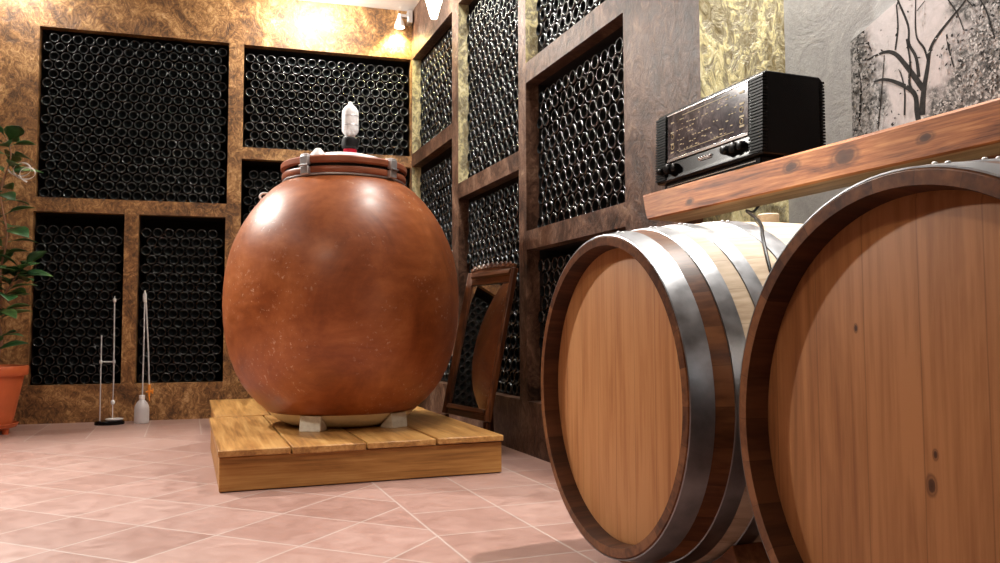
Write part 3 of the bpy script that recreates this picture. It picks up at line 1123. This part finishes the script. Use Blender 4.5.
mb = MB()
yl, yr = yb - 0.075, ya + 0.068      # left and right edges as one faces the radio
z0, z1 = 0.105, 0.258
mb.hexa([(fxz(z0) - 0.0035, yr, z0), (fxz(z0) + 0.002, yr, z0), (fxz(z0) + 0.002, yl, z0), (fxz(z0) - 0.0035, yl, z0),
         (fxz(z1) - 0.0035, yr, z1), (fxz(z1) + 0.002, yr, z1), (fxz(z1) + 0.002, yl, z1), (fxz(z1) - 0.0035, yl, z1)])
dial = mb.build('dial', M['dial'], radio)
mb = MB()
rg = random.Random(11)


def mark(y, z, wy, wz):
    x = fxz(z) - 0.0035
    mb.box((x - 0.0012, y - wy / 2, z - wz / 2), (x + 0.0005, y + wy / 2, z + wz / 2))


for row in range(7):
    z = 0.127 + row * 0.0175
    k = yr + 0.06
    while k < yl - 0.05:
        wd = rg.uniform(0.004, 0.013)
        if rg.random() < 0.5:
            mark(k, z + rg.uniform(-.002, .002), wd, rg.uniform(0.0018, 0.0036))
        k += wd + rg.uniform(0.004, 0.012)
mark((yl + yr) / 2, 0.2445, 0.26, 0.0018)
mark((yl + yr) / 2, 0.121, 0.30, 0.0014)
for z in (0.13, 0.16, 0.20, 0.235):
    mark(yr + 0.028, z, 0.022, 0.006)
    mark(yl - 0.028, z - 0.004, 0.018, 0.005)
for y in (yr + 0.03, yl - 0.03):
    for z in (0.145, 0.182):
        an = [2 * math.pi * i / 16 for i in range(16)]
        mb.tube([(fxz(z) - 0.0042, y + 0.008 * math.cos(t), z + 0.008 * math.sin(t)) for t in an], 0.0012, 6, True)
mb.build('dial_scale', M['gold_print'], dial)
for z0, z1 in ((0.0945, 0.1045), (0.2585, 0.2635)):
    mb = MB()
    mb.box((fxz(z0) - 0.006, yr - 0.002, z0), (fxz(z1) + 0.002, yl + 0.002, z1))
    mb.build('dial_trim', M['chrome'], radio, 0.001)
for y, rr, ln in ((yl + 0.035, 0.012, 0.022), (yl - 0.020, 0.018, 0.026), (yl - 0.052, 0.015, 0.02), (yr + 0.098, 0.015, 0.026), (yr + 0.058, 0.018, 0.022), (yr + 0.028, 0.015, 0.018)):
    mb = MB()
    mb.lathe([(0, 0.0), (rr, 0.0), (rr * 1.02, -ln * 0.25), (rr * 0.92, -ln * 0.9), (rr * 0.8, -ln), (0, -ln - 0.002)], 28, 'X', mat=Matrix.Translation((fxz(0.068), y, 0.068)))
    mb.build('knob', M['black_gloss'], radio, angle=30)
mb = MB()
em = [(0.05, 0.066), (0.043, 0.073), (0.036, 0.066), (0.030, 0.072), (0.022, 0.067), (0.016, 0.073), (0.009, 0.067), (0.002, 0.072), (-0.005, 0.066), (-0.014, 0.071), (-0.024, 0.069)]
mb.tube(smooth_path([(fxz(0.07) - 0.002, (yl + yr) / 2 + y - 0.012, z + 0.004) for y, z in em], 5), 0.0022, 8)
mb.tube([(fxz(0.06) - 0.002, (yl + yr) / 2 + 0.032, 0.0665), (fxz(0.06) - 0.002, (yl + yr) / 2 - 0.034, 0.0665)], 0.0014, 8)
part_label(mb.build('emblem', M['chrome'], radio), 'small bright script emblem between the knobs')
mb = MB()
cp = [(1.80, 2.16, 1.21), (1.79, 2.15, 1.13), (1.72, 2.14, 1.045), (1.60, 2.03, 1.022), (1.48, 1.86, 0.982), (1.40, 1.738, 0.951), (1.345, 1.650, 0.918), (1.30, 1.592, 0.885), (1.258, 1.527, 0.828), (1.23, 1.47, 0.75), (1.21, 1.41, 0.62)]
mb.tube(smooth_path([(x - 1.57, y - 2.19, z - 1.149) for x, y, z in cp], 6), 0.0042, 8)
part_label(mb.build('power_cord', M['black_matte'], radio), 'thin black cord hanging down over the barrel')

# woodland print on the grey wall
BRANCH = [[(1.7779, 1.3804, 0.0196), (1.8333, 1.4649, 0.0158), (1.8748, 1.5183, 0.0131), (1.9191, 1.538, 0.0096), (1.9898, 1.5348, 0.0046)], [(1.7853, 1.3009, 0.0238), (1.7767, 1.3694, 0.0182), (1.7591, 1.442, 0.0139), (1.7491, 1.4882, 0.0118), (1.7237, 1.5218, 0.0103), (1.6677, 1.5641, 0.0074), (1.6276, 1.5931, 0.0053), (1.59, 1.64, 0.004)], [(1.8592, 1.6867, 0.0066), (1.8238, 1.5927, 0.0079), (1.8219, 1.5338, 0.0086), (1.7986, 1.4829, 0.0106), (1.7912, 1.4198, 0.0127)], [(1.8641, 1.6738, 0.0051), (1.8618, 1.5989, 0.0058), (1.8743, 1.5308, 0.0066)], [(1.793, 1.70, 0.0036), (1.793, 1.6609, 0.0036), (1.7957, 1.5538, 0.0057), (1.7689, 1.5018, 0.007), (1.7567, 1.461, 0.0077)], [(1.79, 1.24, 0.0183), (1.8014, 1.312, 0.0183), (1.8097, 1.375, 0.0156), (1.8697, 1.4247, 0.0123), (1.9225, 1.4512, 0.0089), (1.9633, 1.4548, 0.0045)], [(1.8479, 1.3166, 0.0065), (1.8441, 1.3882, 0.0057), (1.8532, 1.4418, 0.0043), (1.8636, 1.4669, 0.0029)], [(1.6903, 1.5171, 0.0054), (1.6852, 1.4741, 0.0054), (1.6702, 1.4132, 0.004)], [(2.0266, 1.3383, 0.0077), (2.0151, 1.459, 0.0054), (2.0246, 1.5162, 0.0031)], [(1.9517, 1.2975, 0.0037), (1.9308, 1.4274, 0.003), (1.9167, 1.5282, 0.0022)], [(1.5792, 1.5777, 0.0039), (1.5601, 1.5309, 0.0045), (1.5415, 1.4524, 0.0038)], [(1.6808, 1.6172, 0.0041), (1.6525, 1.5653, 0.004), (1.6341, 1.5097, 0.0033)], [(1.8298, 1.5511, 0.0065), (1.82, 1.4753, 0.0064), (1.8252, 1.4118, 0.0086), (1.8035, 1.3626, 0.0099)], [(1.9898, 1.5348, 0.0046), (2.0041, 1.5394, 0.0023)], [(2.0312, 1.60, 0.0031), (1.9829, 1.588, 0.0038), (1.9651, 1.5552, 0.003)], [(1.6217, 1.5942, 0.0033), (1.6011, 1.5661, 0.0026)], [(1.7589, 1.6441, 0.0035), (1.7887, 1.6232, 0.0035)]]
mb = MB()
poly = [(2.060, 1.15), (2.057, 1.619), (1.856, 1.686), (1.30, 1.872), (0.90, 2.0), (0.90, 1.15)]
mb.prism(poly, NX - 0.006, NX - 0.001, 'X', 2)
mb.add([(NX - 0.0064, y, z) for y, z in poly], [tuple(range(len(poly)))], 0)
for bi, br in enumerate(BRANCH):
    xo = NX - 0.0068 - bi * 0.00012
    pts = [Vector((y, z)) for y, z, _w in br]
    ws = [max(w_, 0.003) for _y, _z, w_ in br]
    fine = smooth_path([(p.x, p.y, w_) for p, w_ in zip(pts, ws)], 5)
    lft, rgt = [], []
    for i, p in enumerate(fine):
        t = (fine[min(i + 1, len(fine) - 1)] - fine[max(i - 1, 0)])
        nrm = Vector((-t.y, t.x)).normalized() * max(0.0012, p.z * 0.5)
        lft.append((xo, p.x + nrm.x, p.y + nrm.y))
        rgt.append((xo, p.x - nrm.x, p.y - nrm.y))
    m_ = len(fine)
    mb.add(lft + rgt, [(i, i + 1, m_ + i + 1, m_ + i) for i in range(m_ - 1)], 1)
rgp = random.Random(33)
for i in range(4200):
    y, z = rgp.uniform(1.2, 2.05), rgp.uniform(1.2, 1.9)
    if z > 1.612 + (2.057 - y) * 0.333:
        continue
    edge_b = 1.72 - (z - 1.36) * 0.45 + 0.05 * math.sin(z * 31)
    dens = 1.0 if y < edge_b else (0.55 if y > 1.95 - max(0, 1.42 - z) * 0.8 else 0.05)
    if rgp.random() > dens:
        continue
    a, ln, wd = rgp.uniform(0, 6.28), rgp.uniform(0.003, 0.008), rgp.uniform(0.0018, 0.004)
    cu, cv = math.cos(a), math.sin(a)
    xo = NX - 0.0090 - rgp.random() * 0.0012
    vs = [(xo, y + cu * ln, z + cv * ln), (xo, y - cv * wd, z + cu * wd), (xo, y - cu * ln, z - cv * ln), (xo, y + cv * wd, z - cu * wd)]
    lo = z < 1.40 + 0.10 * math.sin(y * 9)
    mb.add(vs, [(0, 1, 2, 3)], (3 if rgp.random() < (0.75 if lo else 0.5) else 1) if y < edge_b else (1 if rgp.random() < 0.5 else 3))
me = bpy.data.meshes.new('photo_mural')
me.from_pydata(mb.v, [], mb.f)
for k in ('print', 'print_ink', 'paper_edge', 'print_pale'):
    me.materials.append(M[k])
me.polygons.foreach_set('material_index', mb.m)
o = bpy.data.objects.new('photo_mural', me)
col.objects.link(o)
tag(o, 'black and white woodland photograph mounted on the grey wall above the beam', 'picture')

# ------------------------------------------------------------------ leaning mirror
mir = thing('leaning_mirror', 'dark carved wooden framed mirror leaning on the bottle rack behind the jar', 'mirror', (1.445, 4.243, 0.0), (0, 0, R(8.0)))
tilt = R(12.0)
HB = 0.0
HM = 0.828
HW = 0.272


def PM(y, h, t):      # t: toward the room, h: along the leaning frame from its foot
    return (h * math.sin(tilt) - t * math.cos(tilt), y, 0.176 + h * math.cos(tilt) + t * math.sin(tilt))


for s in (1, -1):
    mb = MB()
    ya_, yb_ = HW - 0.050, HW
    pr = [(ya_, 0.0), (yb_, 0.0), (yb_, 0.026), (ya_ + 0.036, 0.036), (ya_ + 0.014, 0.022), (ya_, 0.018)]
    pr = [(s * y, t) for y, t in pr]
    n = len(pr)
    vs = [PM(y, 0.0, t) for y, t in pr] + [PM(y, HM, t) for y, t in pr]
    mb.add(vs, [tuple(range(n))[::-1], tuple(range(n, 2 * n))] + [(i, (i + 1) % n, n + (i + 1) % n, n + i) for i in range(n)])
    mb.build('stile', M['dark_wood'], mir, 0.003)
    mb = MB()
    y0, y1 = sorted((s * (HW - 0.045), s * (HW - 0.01)))
    mb.box((-0.024, y0, 0.0), (-0.002, y1, 0.1755))
    mb.build('foot', M['dark_wood'], mir, 0.003)
for h0, h1, nm in ((HM - 0.075, HM - 0.002, 'top_rail'), (HB, HB + 0.06, 'bottom_rail')):
    mb = MB()
    pr = [(h0, 0.0), (h1, 0.0), (h1, 0.026), (h0 + (h1 - h0) * 0.62, 0.034), (h0 + (h1 - h0) * 0.5, 0.020), (h0, 0.018)]
    n = len(pr)
    vs = [PM(-HW + 0.049, h, t) for h, t in pr] + [PM(HW - 0.049, h, t) for h, t in pr]
    mb.add(vs, [tuple(range(n))[::-1], tuple(range(n, 2 * n))] + [(i, (i + 1) % n, n + (i + 1) % n, n + i) for i in range(n)])
    mb.build(nm, M['dark_wood_h'], mir, 0.003)
mb = MB()
vs = [PM(-HW + 0.049, HB + 0.05, 0.004), PM(HW - 0.049, HB + 0.05, 0.004), PM(HW - 0.049, HM - 0.08, 0.004), PM(-HW + 0.049, HM - 0.08, 0.004),
      PM(-HW + 0.049, HB + 0.05, 0.010), PM(HW - 0.049, HB + 0.05, 0.010), PM(HW - 0.049, HM - 0.08, 0.010), PM(-HW + 0.049, HM - 0.08, 0.010)]
mb.hexa(vs)
mb.build('mirror_glass', M['mirror'], mir, smooth=False)
mb = MB()
y = 0.05
p0 = Vector(PM(y, HM - 0.22, -0.004))
mb.hexa([(0.165, y - 0.015, 0.0), (0.190, y - 0.015, 0.0), (0.190, y + 0.015, 0.0), (0.165, y + 0.015, 0.0),
         (p0.x + 0.003, y - 0.015, p0.z), (p0.x + 0.028, y - 0.015, p0.z + 0.01), (p0.x + 0.028, y + 0.015, p0.z + 0.01), (p0.x + 0.003, y + 0.015, p0.z)])
mb.build('strut', M['dark_wood'], mir, 0.002)
# carved crest: a scalloped board with scrolls
mb = MB()
out_ = []
for i in range(49):
    t = -1 + 2 * i / 48
    hh = HM + 0.016 + 0.020 * (1 - t * t) + 0.009 * abs(math.sin(t * 11))
    out_.append((t * 0.25, hh))
poly = [(-0.25, HM - 0.004)] + out_ + [(0.25, HM - 0.004)]
n = len(poly)
vs = [PM(y, h, 0.004) for y, h in poly] + [PM(y, h, 0.022) for y, h in poly]
fs = [(i, (i + 1) % n, n + (i + 1) % n, n + i) for i in range(n)]
for base in (0, n):
    fs.append(tuple(range(base, base + n)))
mb.add(vs, fs)
crest = mb.build('crest', M['dark_wood_h'], mir, smooth=False)
mb = MB()
for c in range(-4, 5):
    yy = c * 0.052
    base = HM + 0.018 + 0.014 * (1 - (yy / 0.25) ** 2)
    sp = []
    for i in range(26):
        a = i / 25 * 4.2 * math.pi
        rr = 0.003 + 0.013 * (1 - i / 25)
        sp.append(PM(yy + (1 if c >= 0 else -1) * rr * math.cos(a), base + rr * math.sin(a), 0.024))
    mb.tube(sp, 0.0038, 8)
mb.tube([PM(-0.235 + 0.47 * i / 24, HM + 0.018 + 0.014 * (1 - ((-0.235 + 0.47 * i / 24) / 0.25) ** 2) - 0.012, 0.023) for i in range(25)], 0.004, 8)
mb.build('scrollwork', M['dark_wood_h'], crest)

# ------------------------------------------------------------------ laboratory glass by the back wall
st = thing('glass_apparatus', 'thin H-shaped glass apparatus on a black base with white dish', 'laboratory stand', (-0.50, 6.36, 0))
mb = MB()
mb.lathe([(0, 0), (0.095, 0), (0.098, 0.006), (0.096, 0.022), (0.088, 0.027), (0, 0.027)], 40, mat=Matrix.Diagonal((1, 0.75, 1, 1)))
mb.build('base', M['black_gloss'], st)
mb = MB()
mb.lathe([(0, 0.028), (0.045, 0.028), (0.058, 0.034), (0.060, 0.040), (0.050, 0.043), (0.03, 0.04), (0, 0.038)], 36, mat=Matrix.Translation((0.03, 0, 0)) @ Matrix.Diagonal((1, 0.75, 1, 1)))
part_label(mb.build('dish', M['porcelain'], st), 'flat white dish')
mb = MB()
mb.tube([(-0.062, 0, 0.026), (-0.064, 0, 0.63)], 0.0040, 12)
mb.build('short_rod', M['white_glass'], st)
mb = MB()
mb.tube([(0.018, 0, 0.17), (0.020, 0, 0.30), (0.014, 0, 0.86)], [0.003, 0.0045, 0.0045], 12)
mb.lathe([(0.006, 0.86), (0.011, 0.868), (0.011, 0.885), (0.004, 0.892), (0.003, 0.905), (0, 0.906)], 14, mat=Matrix.Translation((0.014, 0, 0)))
mb.build('long_tube', M['white_glass'], st)
mb = MB()
mb.tube([(-0.064, 0, 0.442), (0.020, 0, 0.440)], 0.0042, 12)
mb.lathe([(0.009, -0.012), (0.011, 0), (0.009, 0.012)], 14, mat=Matrix.Translation((-0.064, 0, 0.442)))
mb.lathe([(0.009, -0.012), (0.011, 0), (0.009, 0.012)], 14, mat=Matrix.Translation((0.019, 0, 0.442)))
mb.build('crossbar', M['white_glass'], st)
mb = MB()
mb.tube([(0.0185, 0, 0.035), (0.018, 0, 0.14)], 0.003, 10)
mb.lathe([(0, 0.136), (0.010, 0.141), (0.0145, 0.152), (0.013, 0.164), (0.006, 0.172), (0, 0.174)], 20, mat=Matrix.Translation((0.018, 0, 0)))
mb.build('bulb', M['porcelain'], st)

bu = thing('wash_bottle', 'translucent squeeze bottle with long glass tubes and orange stopcock by back wall', 'laboratory bottle', (-0.293, 6.36, 0))
mb = MB()
mb.lathe([(0, 0), (0.046, 0), (0.050, 0.005), (0.050, 0.10), (0.047, 0.122), (0.036, 0.145), (0.022, 0.162), (0.017, 0.170), (0.017, 0.176), (0, 0.177)], 40)
mb.build('bottle_body', M['milky'], bu)
mb = MB()
mb.lathe([(0, 0.172), (0.020, 0.172), (0.020, 0.196), (0.016, 0.200), (0, 0.2)], 28)
mb.build('cap', M['white_plastic'], bu)
mb = MB()
mb.tube([(0.002, 0, 0.2), (0.004, 0, 0.5), (0.004, 0, 0.90)], 0.0048, 12)
mb.lathe([(0.0062, 0.86), (0.013, 0.875), (0.013, 0.92), (0.006, 0.936), (0.004, 0.95), (0, 0.951)], 16, mat=Matrix.Translation((0.004, 0, 0)))
mb.build('filling_tube', M['white_glass'], bu)
mb = MB()
mb.tube([(0.046, -0.004, 0.25), (0.036, -0.002, 0.5), (0.012, 0, 0.885)], 0.0050, 12)
mb.build('burette_tube', M['white_glass'], bu)
mb = MB()
mb.tube([(0.046, -0.004, 0.19), (0.046, -0.004, 0.275)], [0.008, 0.011], 12)
mb.tube([(0.024, -0.004, 0.222), (0.070, -0.004, 0.226)], [0.007, 0.010], 12)
mb.tube([(0.068, -0.004, 0.208), (0.068, -0.004, 0.244)], 0.006, 10)
mb.tube([(0.046, -0.004, 0.19), (0.050, -0.008, 0.155)], [0.005, 0.003], 10)
part_label(mb.build('stopcock', M['orange'], bu), 'orange stopcock')

# ------------------------------------------------------------------ potted plant at the left edge
PX, PY = -1.195, 6.08
pot = thing('potted_plant', 'leafy green plant in a terracotta pot at the left edge', 'plant', (PX, PY, 0))
mb = MB()
mb.lathe([(0, 0.058), (0.135, 0.058), (0.148, 0.066), (0.205, 0.372), (0.223, 0.374), (0.228, 0.382), (0.231, 0.425), (0.226, 0.436), (0.214, 0.437), (0.208, 0.425), (0.20, 0.39), (0, 0.385)], 64)
mb.build('pot', M['terracotta_pot'], pot)
mb = MB()
mb.lathe([(0, 0.036), (0.150, 0.036), (0.168, 0.042), (0.182, 0.066), (0.178, 0.069), (0.165, 0.05), (0, 0.048)], 64)
sa = mb.build('saucer', M['terracotta_pot'], pot)
for k in range(4):
    mb = MB()
    a = R(45 + 90 * k - 70)
    mb.lathe([(0, 0), (0.018, 0), (0.022, 0.037), (0, 0.037)], 16, mat=Matrix.Translation((0.13 * math.cos(a), 0.13 * math.sin(a), 0)))
    mb.build('saucer_foot', M['terracotta_pot'], sa)
mb = MB()
mb.lathe([(0, 0.402), (0.08, 0.405), (0.16, 0.398), (0.203, 0.392)], 40)
mb.build('soil', M['soil'], pot)
rg = random.Random(21)
stems = [
    [(-0.02, 0.0, 0.40), (0.02, -0.02, 0.62), (0.06, 0.0, 0.85), (0.055, -0.02, 1.05), (0.09, -0.04, 1.28), (0.05, -0.06, 1.55), (0.10, -0.06, 1.80), (0.07, -0.06, 1.92)],
    [(0.03, 0.02, 0.40), (0.07, 0.0, 0.60), (0.05, -0.03, 0.80), (0.13, -0.04, 0.98), (0.20, -0.05, 1.10)],
    [(-0.05, -0.03, 0.40), (-0.09, -0.06, 0.8), (-0.12, -0.06, 1.2), (-0.10, -0.05, 1.6)],
    [(-0.02, 0.04, 0.40), (-0.10, 0.05, 0.7), (-0.20, 0.03, 1.1)],
    [(0.02, -0.04, 0.40), (0.04, -0.10, 0.52), (0.075, -0.13, 0.64)],
]
mb = MB()
nodes = []
for s in stems:
    p = smooth_path(s, 6)
    mb.tube(p, [0.010 - 0.006 * i / (len(p) - 1) for i in range(len(p))], 8)
    nodes.append(p)
mb.build('stem', M['stem'], pot)
mb = MB()


def leaf(base, d, ln, wd, roll):
    d = Vector(d).normalized()
    side = d.cross(Vector((0, 0, 1)))
    side = side.normalized() if side.length > 1e-3 else Vector((1, 0, 0))
    up = side.cross(d)
    q = Matrix.Rotation(roll, 3, d)
    side, up = q @ side, q @ up
    prof_ = [(0.0, 0.04), (0.10, 0.10), (0.25, 0.36), (0.45, 0.5), (0.65, 0.46), (0.82, 0.28), (0.94, 0.1), (1.0, 0.01)]
    vs, fs = [], []
    for t, w_ in prof_:
        c = Vector(base) + d * ln * t - up * ln * 0.32 * t * t
        for s in (-1, -0.5, 0, 0.5, 1):
            vs.append(c + side * wd * w_ * s + up * wd * 0.22 * abs(s) * w_ + up * 0.0)
    for s in range(len(prof_) - 1):
        for k in range(4):
            fs.append((s * 5 + k, s * 5 + k + 1, s * 5 + k + 6, s * 5 + k + 5))
    mb.add(vs, fs)


for si, p in enumerate(nodes):
    cnt = (34, 28, 16, 12, 7)[si]
    for i in range(cnt):
        t = 0.42 + 0.58 * i / (cnt - 1) if si < 4 else 0.5 + 0.5 * i / (cnt - 1)
        b0 = p[min(len(p) - 1, int(t * (len(p) - 1)))]
        a = i * 2.4 + rg.uniform(-.4, .4)
        el = rg.uniform(-0.25, 0.75) + (0.4 if i > cnt - 4 else 0)
        ln = rg.uniform(0.13, 0.20) * (0.75 if i > cnt - 3 else 1)
        d = Vector((math.cos(a), math.sin(a), el))
        b1 = b0 + d.normalized() * 0.025
        mb.tube([b0, b1], 0.0025, 5)
        leaf(b1, d, ln, ln * 0.60, rg.uniform(-.5, .5))
me_leaf = mb.build('foliage', M['leaf'], pot, angle=80)
me_leaf.modifiers.new('thick', 'SOLIDIFY').thickness = 0.0012

mb = MB()
cp = []
for i in range(72):
    t = i / 71
    a = R(200) + t * 2 * math.pi * 2.15
    rr = 0.062 - 0.012 * t
    cp.append(Vector((-0.035 + 0.075 * t + rr * math.cos(a), -0.05 * t, 0.03 - 0.06 * t + rr * 0.85 * math.sin(a))))
for p in cp:
    for q in (-0.013, 0.013):
        mb.v.append((p.x, p.y + q, p.z + q * 0.5))
for i in range(len(cp) - 1):
    mb.f.append((2 * i, 2 * i + 1, 2 * i + 3, 2 * i + 2))
    mb.m.append(0)
rb = mb.build('curled_ribbon', M['ribbon'], None, angle=80)
rb.modifiers.new('thick', 'SOLIDIFY').thickness = 0.002
rb.location = (-1.015, 6.02, 1.70)
tag(rb, 'curled glossy white ribbon hanging at the tip of the potted plant', 'ribbon')

# ------------------------------------------------------------------ small lamps in the corner
tr = thing('corner_spotlight', 'small white cone spotlight on a grey bracket high in the corner', 'lamp', PA(uA(1.635), 3.235, -0.001))
T = Matrix.Rotation(BETA, 4, 'Z')
mb = MB()
mb.box((0.005, -0.085, -0.075), (0.045, 0.0, 0.03), 0, T)
mb.box((-0.055, -0.075, -0.03), (0.006, -0.035, -0.005), 0, T)
mb.build('bracket', M['steel'], tr, 0.004)
mb = MB()
mb.lathe([(0.012, -0.01), (0.018, -0.04), (0.040, -0.10), (0.043, -0.125), (0.040, -0.125), (0.034, -0.10), (0.012, -0.05)], 28, mat=T @ Matrix.Translation((-0.058, -0.055, 0.01)))
mb.build('shade', M['white_plastic'], tr)
mb = MB()
mb.lathe([(0, -0.134), (0.022, -0.131), (0.034, -0.118), (0.030, -0.09), (0, -0.08)], 20, mat=T @ Matrix.Translation((-0.058, -0.055, 0.01)))
part_label(mb.build('lamp_bulb', M['lamp_on'], tr), 'lit warm bulb')
px_, py_, pz_ = PA(uA(1.57), 3.06, -0.058)
spot('corner_spot_light', (px_, py_, 3.085), (px_ - 0.0, py_ + 0.06, 2.0), 26, 150, 0.6, 0.03, (1.0, 0.87, 0.38))

hl = thing('hanging_lamp', 'white cone lamp hanging close to the right rack, high in the corner', 'lamp', (1.545, 5.24, 2.80))
mb = MB()
mb.lathe([(0.022, 0.0), (0.036, 0.05), (0.062, 0.14), (0.078, 0.22), (0.070, 0.27), (0.035, 0.30), (0.012, 0.31), (0, 0.31)], 36)
mb.build('lamp_shade', M['lamp_on'], hl)
mb = MB()
mb.tube([(0, 0, 0.31), (0, 0, CEIL - 2.80)], 0.006, 10)
mb.build('rod', M['steel'], hl)
mb = MB()
mb.lathe([(0, CEIL - 2.83), (0.045, CEIL - 2.83), (0.05, CEIL - 2.80), (0, CEIL - 2.80)], 24)
mb.build('ceiling_rose', M['steel'], hl)

# ------------------------------------------------------------------ wine bottles
BRAD, PITCH = 0.0376, 0.0782
BPROF = [(0, 0.034), (0.010, 0.031), (0.020, 0.018), (0.0262, 0.006), (0.0284, 0.0016), (0.0308, 0.0), (0.0336, 0.0008), (0.0359, 0.0032), (0.0371, 0.0066), (0.0376, 0.012), (0.0376, 0.185), (0.034, 0.213), (0.019, 0.245), (0.0145, 0.262), (0.0145, 0.297), (0, 0.298)]
mb = MB()
BMIS = [1 if i < 4 else 0 for i in range(len(BPROF))]
mb.lathe(BPROF, 28, mis=BMIS)
bottle_mesh = mb.mesh('wine_bottle', [M['bottle_glossy'], M['punt']], angle=50)
bottle_mesh_plain = bottle_mesh.copy()
bottle_mesh_plain.materials[0] = M['bottle']

ORD = ['zeroth', 'first', 'second', 'third', 'fourth', 'fifth', 'sixth', 'seventh', 'eighth', 'ninth', 'tenth', 'eleventh', 'twelfth', 'thirteenth', 'fourteenth', 'fifteenth', 'sixteenth', 'seventeenth', 'eighteenth', 'nineteenth', 'twentieth',
       'twenty-first', 'twenty-second', 'twenty-third', 'twenty-fourth', 'twenty-fifth', 'twenty-sixth', 'twenty-seventh']
PHRASE = {
    'near_upper': 'nearest top rack opening', 'near_middle': 'nearest middle rack opening', 'near_lower': 'nearest bottom rack opening',
    'second_upper': 'second upper right-wall opening', 'second_lower': 'second lower right-wall opening',
    'far_upper': 'corner upper right-wall opening', 'far_lower': 'corner lower right-wall opening',
    'upper_left': 'back-wall upper left opening', 'lower_left': 'back-wall lower left opening', 'lower_middle': 'back-wall lower middle opening',
    'upper_right': 'back-wall upper right opening', 'lower_right': 'back-wall lower right opening',
}
slots = []
rg = random.Random(5)
for wall, holes in (('A', HOLES_A), ('B', HOLES_B)):
    for nm, (a, b, c, d) in holes.items():
        P = PA if wall == 'A' else PB
        rec = 0.03 if wall == 'A' else 0.058
        rows_n = int((d - c - 0.03 - 2 * BRAD) / (PITCH * 0.866)) + 1
        wdt = b - a - 0.006
        ncol = int((wdt - 2 * BRAD) / PITCH) + 1
        slack = wdt - ((ncol - 1) * PITCH + 2 * BRAD)
        half = slack >= PITCH / 2
        for rw in range(rows_n):
            odd = rw % 2
            nc = ncol if (half or not odd) else ncol - 1
            u_start = a + 0.003 + BRAD + (PITCH / 2 if odd else 0) + (max(0, slack - PITCH / 2) / 2 if half else slack / 2)
            for cl in range(nc):
                u = u_start + cl * PITCH
                z = c + 0.0008 + BRAD + rw * PITCH * 0.866
                dep = rec + rg.uniform(-0.006, 0.008)
                slots.append((wall, nm, rw, cl, Vector(P(u, z, dep)), Vector(P(u, z, dep - 0.02))))
AX = {'A': Vector(PA(0, 0, 1)) - Vector(PA(0, 0, 0)), 'B': Vector((1, 0, 0))}
QT = {k: v.to_track_quat('Z', 'Y') for k, v in AX.items()}

bpy.context.view_layer.update()
dg = bpy.context.evaluated_depsgraph_get()
cl_ = cam.location.copy()
vis = []
for i, (wall, nm, rw, c, base, front) in enumerate(slots):
    dv = front - cl_
    zc = dv.dot(_fw)
    x, y = 500 + 808.21 * dv.dot(_r2) / zc, 281.5 - 808.21 * dv.dot(_u2) / zc
    if not (-3 < x < 1003 and -3 < y < 566):
        continue
    seen = False
    for du in (0.0, 0.03, -0.03):
        tgt = front + Vector((0, 0, du))
        dv2 = tgt - cl_
        hit, loc_, *_rest = sc.ray_cast(dg, cl_, dv2.normalized(), distance=dv2.length - 0.002)
        if not hit:
            seen = True
            break
    if seen:
        vis.append((zc, i))
vis.sort()
single = [i for _z, i in vis[:300]]
chosen = set(single)
proto = None
for i in single:
    wall, nm, rw, c, base, front = slots[i]
    o = bpy.data.objects.new('wine_bottle', bottle_mesh) if proto is None else proto.copy()
    proto = proto or o
    col.objects.link(o)
    o.data = bottle_mesh if wall == 'B' else bottle_mesh_plain
    o.location = base
    o.rotation_mode = 'QUATERNION'
    o.rotation_quaternion = QT[wall]
    tag(o, f'dark wine bottle in {PHRASE[nm]}, {ORD[rw + 1]} row from bottom, {ORD[c + 1]} from left', 'wine bottle', f'wine bottles stacked in the {PHRASE[nm]}')

# the other bottles of the racks, past 300 of them, as one object
mb = MB()
mb.lathe(BPROF[:11] + [(0, 0.186)], 24, mis=BMIS)
bv = np.array(mb.v)
bf = mb.f
rest = [s for i, s in enumerate(slots) if i not in chosen]
V = np.zeros((len(rest) * len(bv), 3), dtype=np.float32)
rot = {k: np.array(q.to_matrix()) for k, q in QT.items()}
for k, (wall, nm, rw, c, base, front) in enumerate(rest):
    V[k * len(bv):(k + 1) * len(bv)] = bv @ rot[wall].T + np.array(base)
loops = np.concatenate([np.array(f) for f in bf])
cnt = np.array([len(f) for f in bf])
LV = (loops[None, :] + (np.arange(len(rest)) * len(bv))[:, None]).ravel().astype(np.int32)
CN = np.tile(cnt, len(rest))
ST = np.concatenate([[0], np.cumsum(CN)[:-1]]).astype(np.int32)
me = bpy.data.meshes.new('stacked_bottles')
me.vertices.add(len(V))
me.vertices.foreach_set('co', V.ravel())
me.loops.add(len(LV))
me.loops.foreach_set('vertex_index', LV)
me.polygons.add(len(CN))
me.polygons.foreach_set('loop_start', ST)
me.polygons.foreach_set('use_smooth', np.ones(len(CN), dtype=bool))
me.materials.append(M['bottle'])
me.materials.append(M['punt'])
me.materials.append(M['bottle_glossy'])
_m = np.array(mb.m, dtype=np.int32)
me.polygons.foreach_set('material_index', np.concatenate([np.where((_m == 0) & (r_[0] == 'B' or r_[1] == 'upper_right'), 2, _m) for r_ in rest]).astype(np.int32))
me.update(calc_edges=True)
me.validate()
o = bpy.data.objects.new('stacked_bottles', me)
col.objects.link(o)
o['kind'] = 'stuff'
o['label'] = 'dark wine bottles stacked base outward filling the farther rack openings'
o['category'] = 'wine bottles'
print('BOTTLES', len(slots), len(vis), len(single))
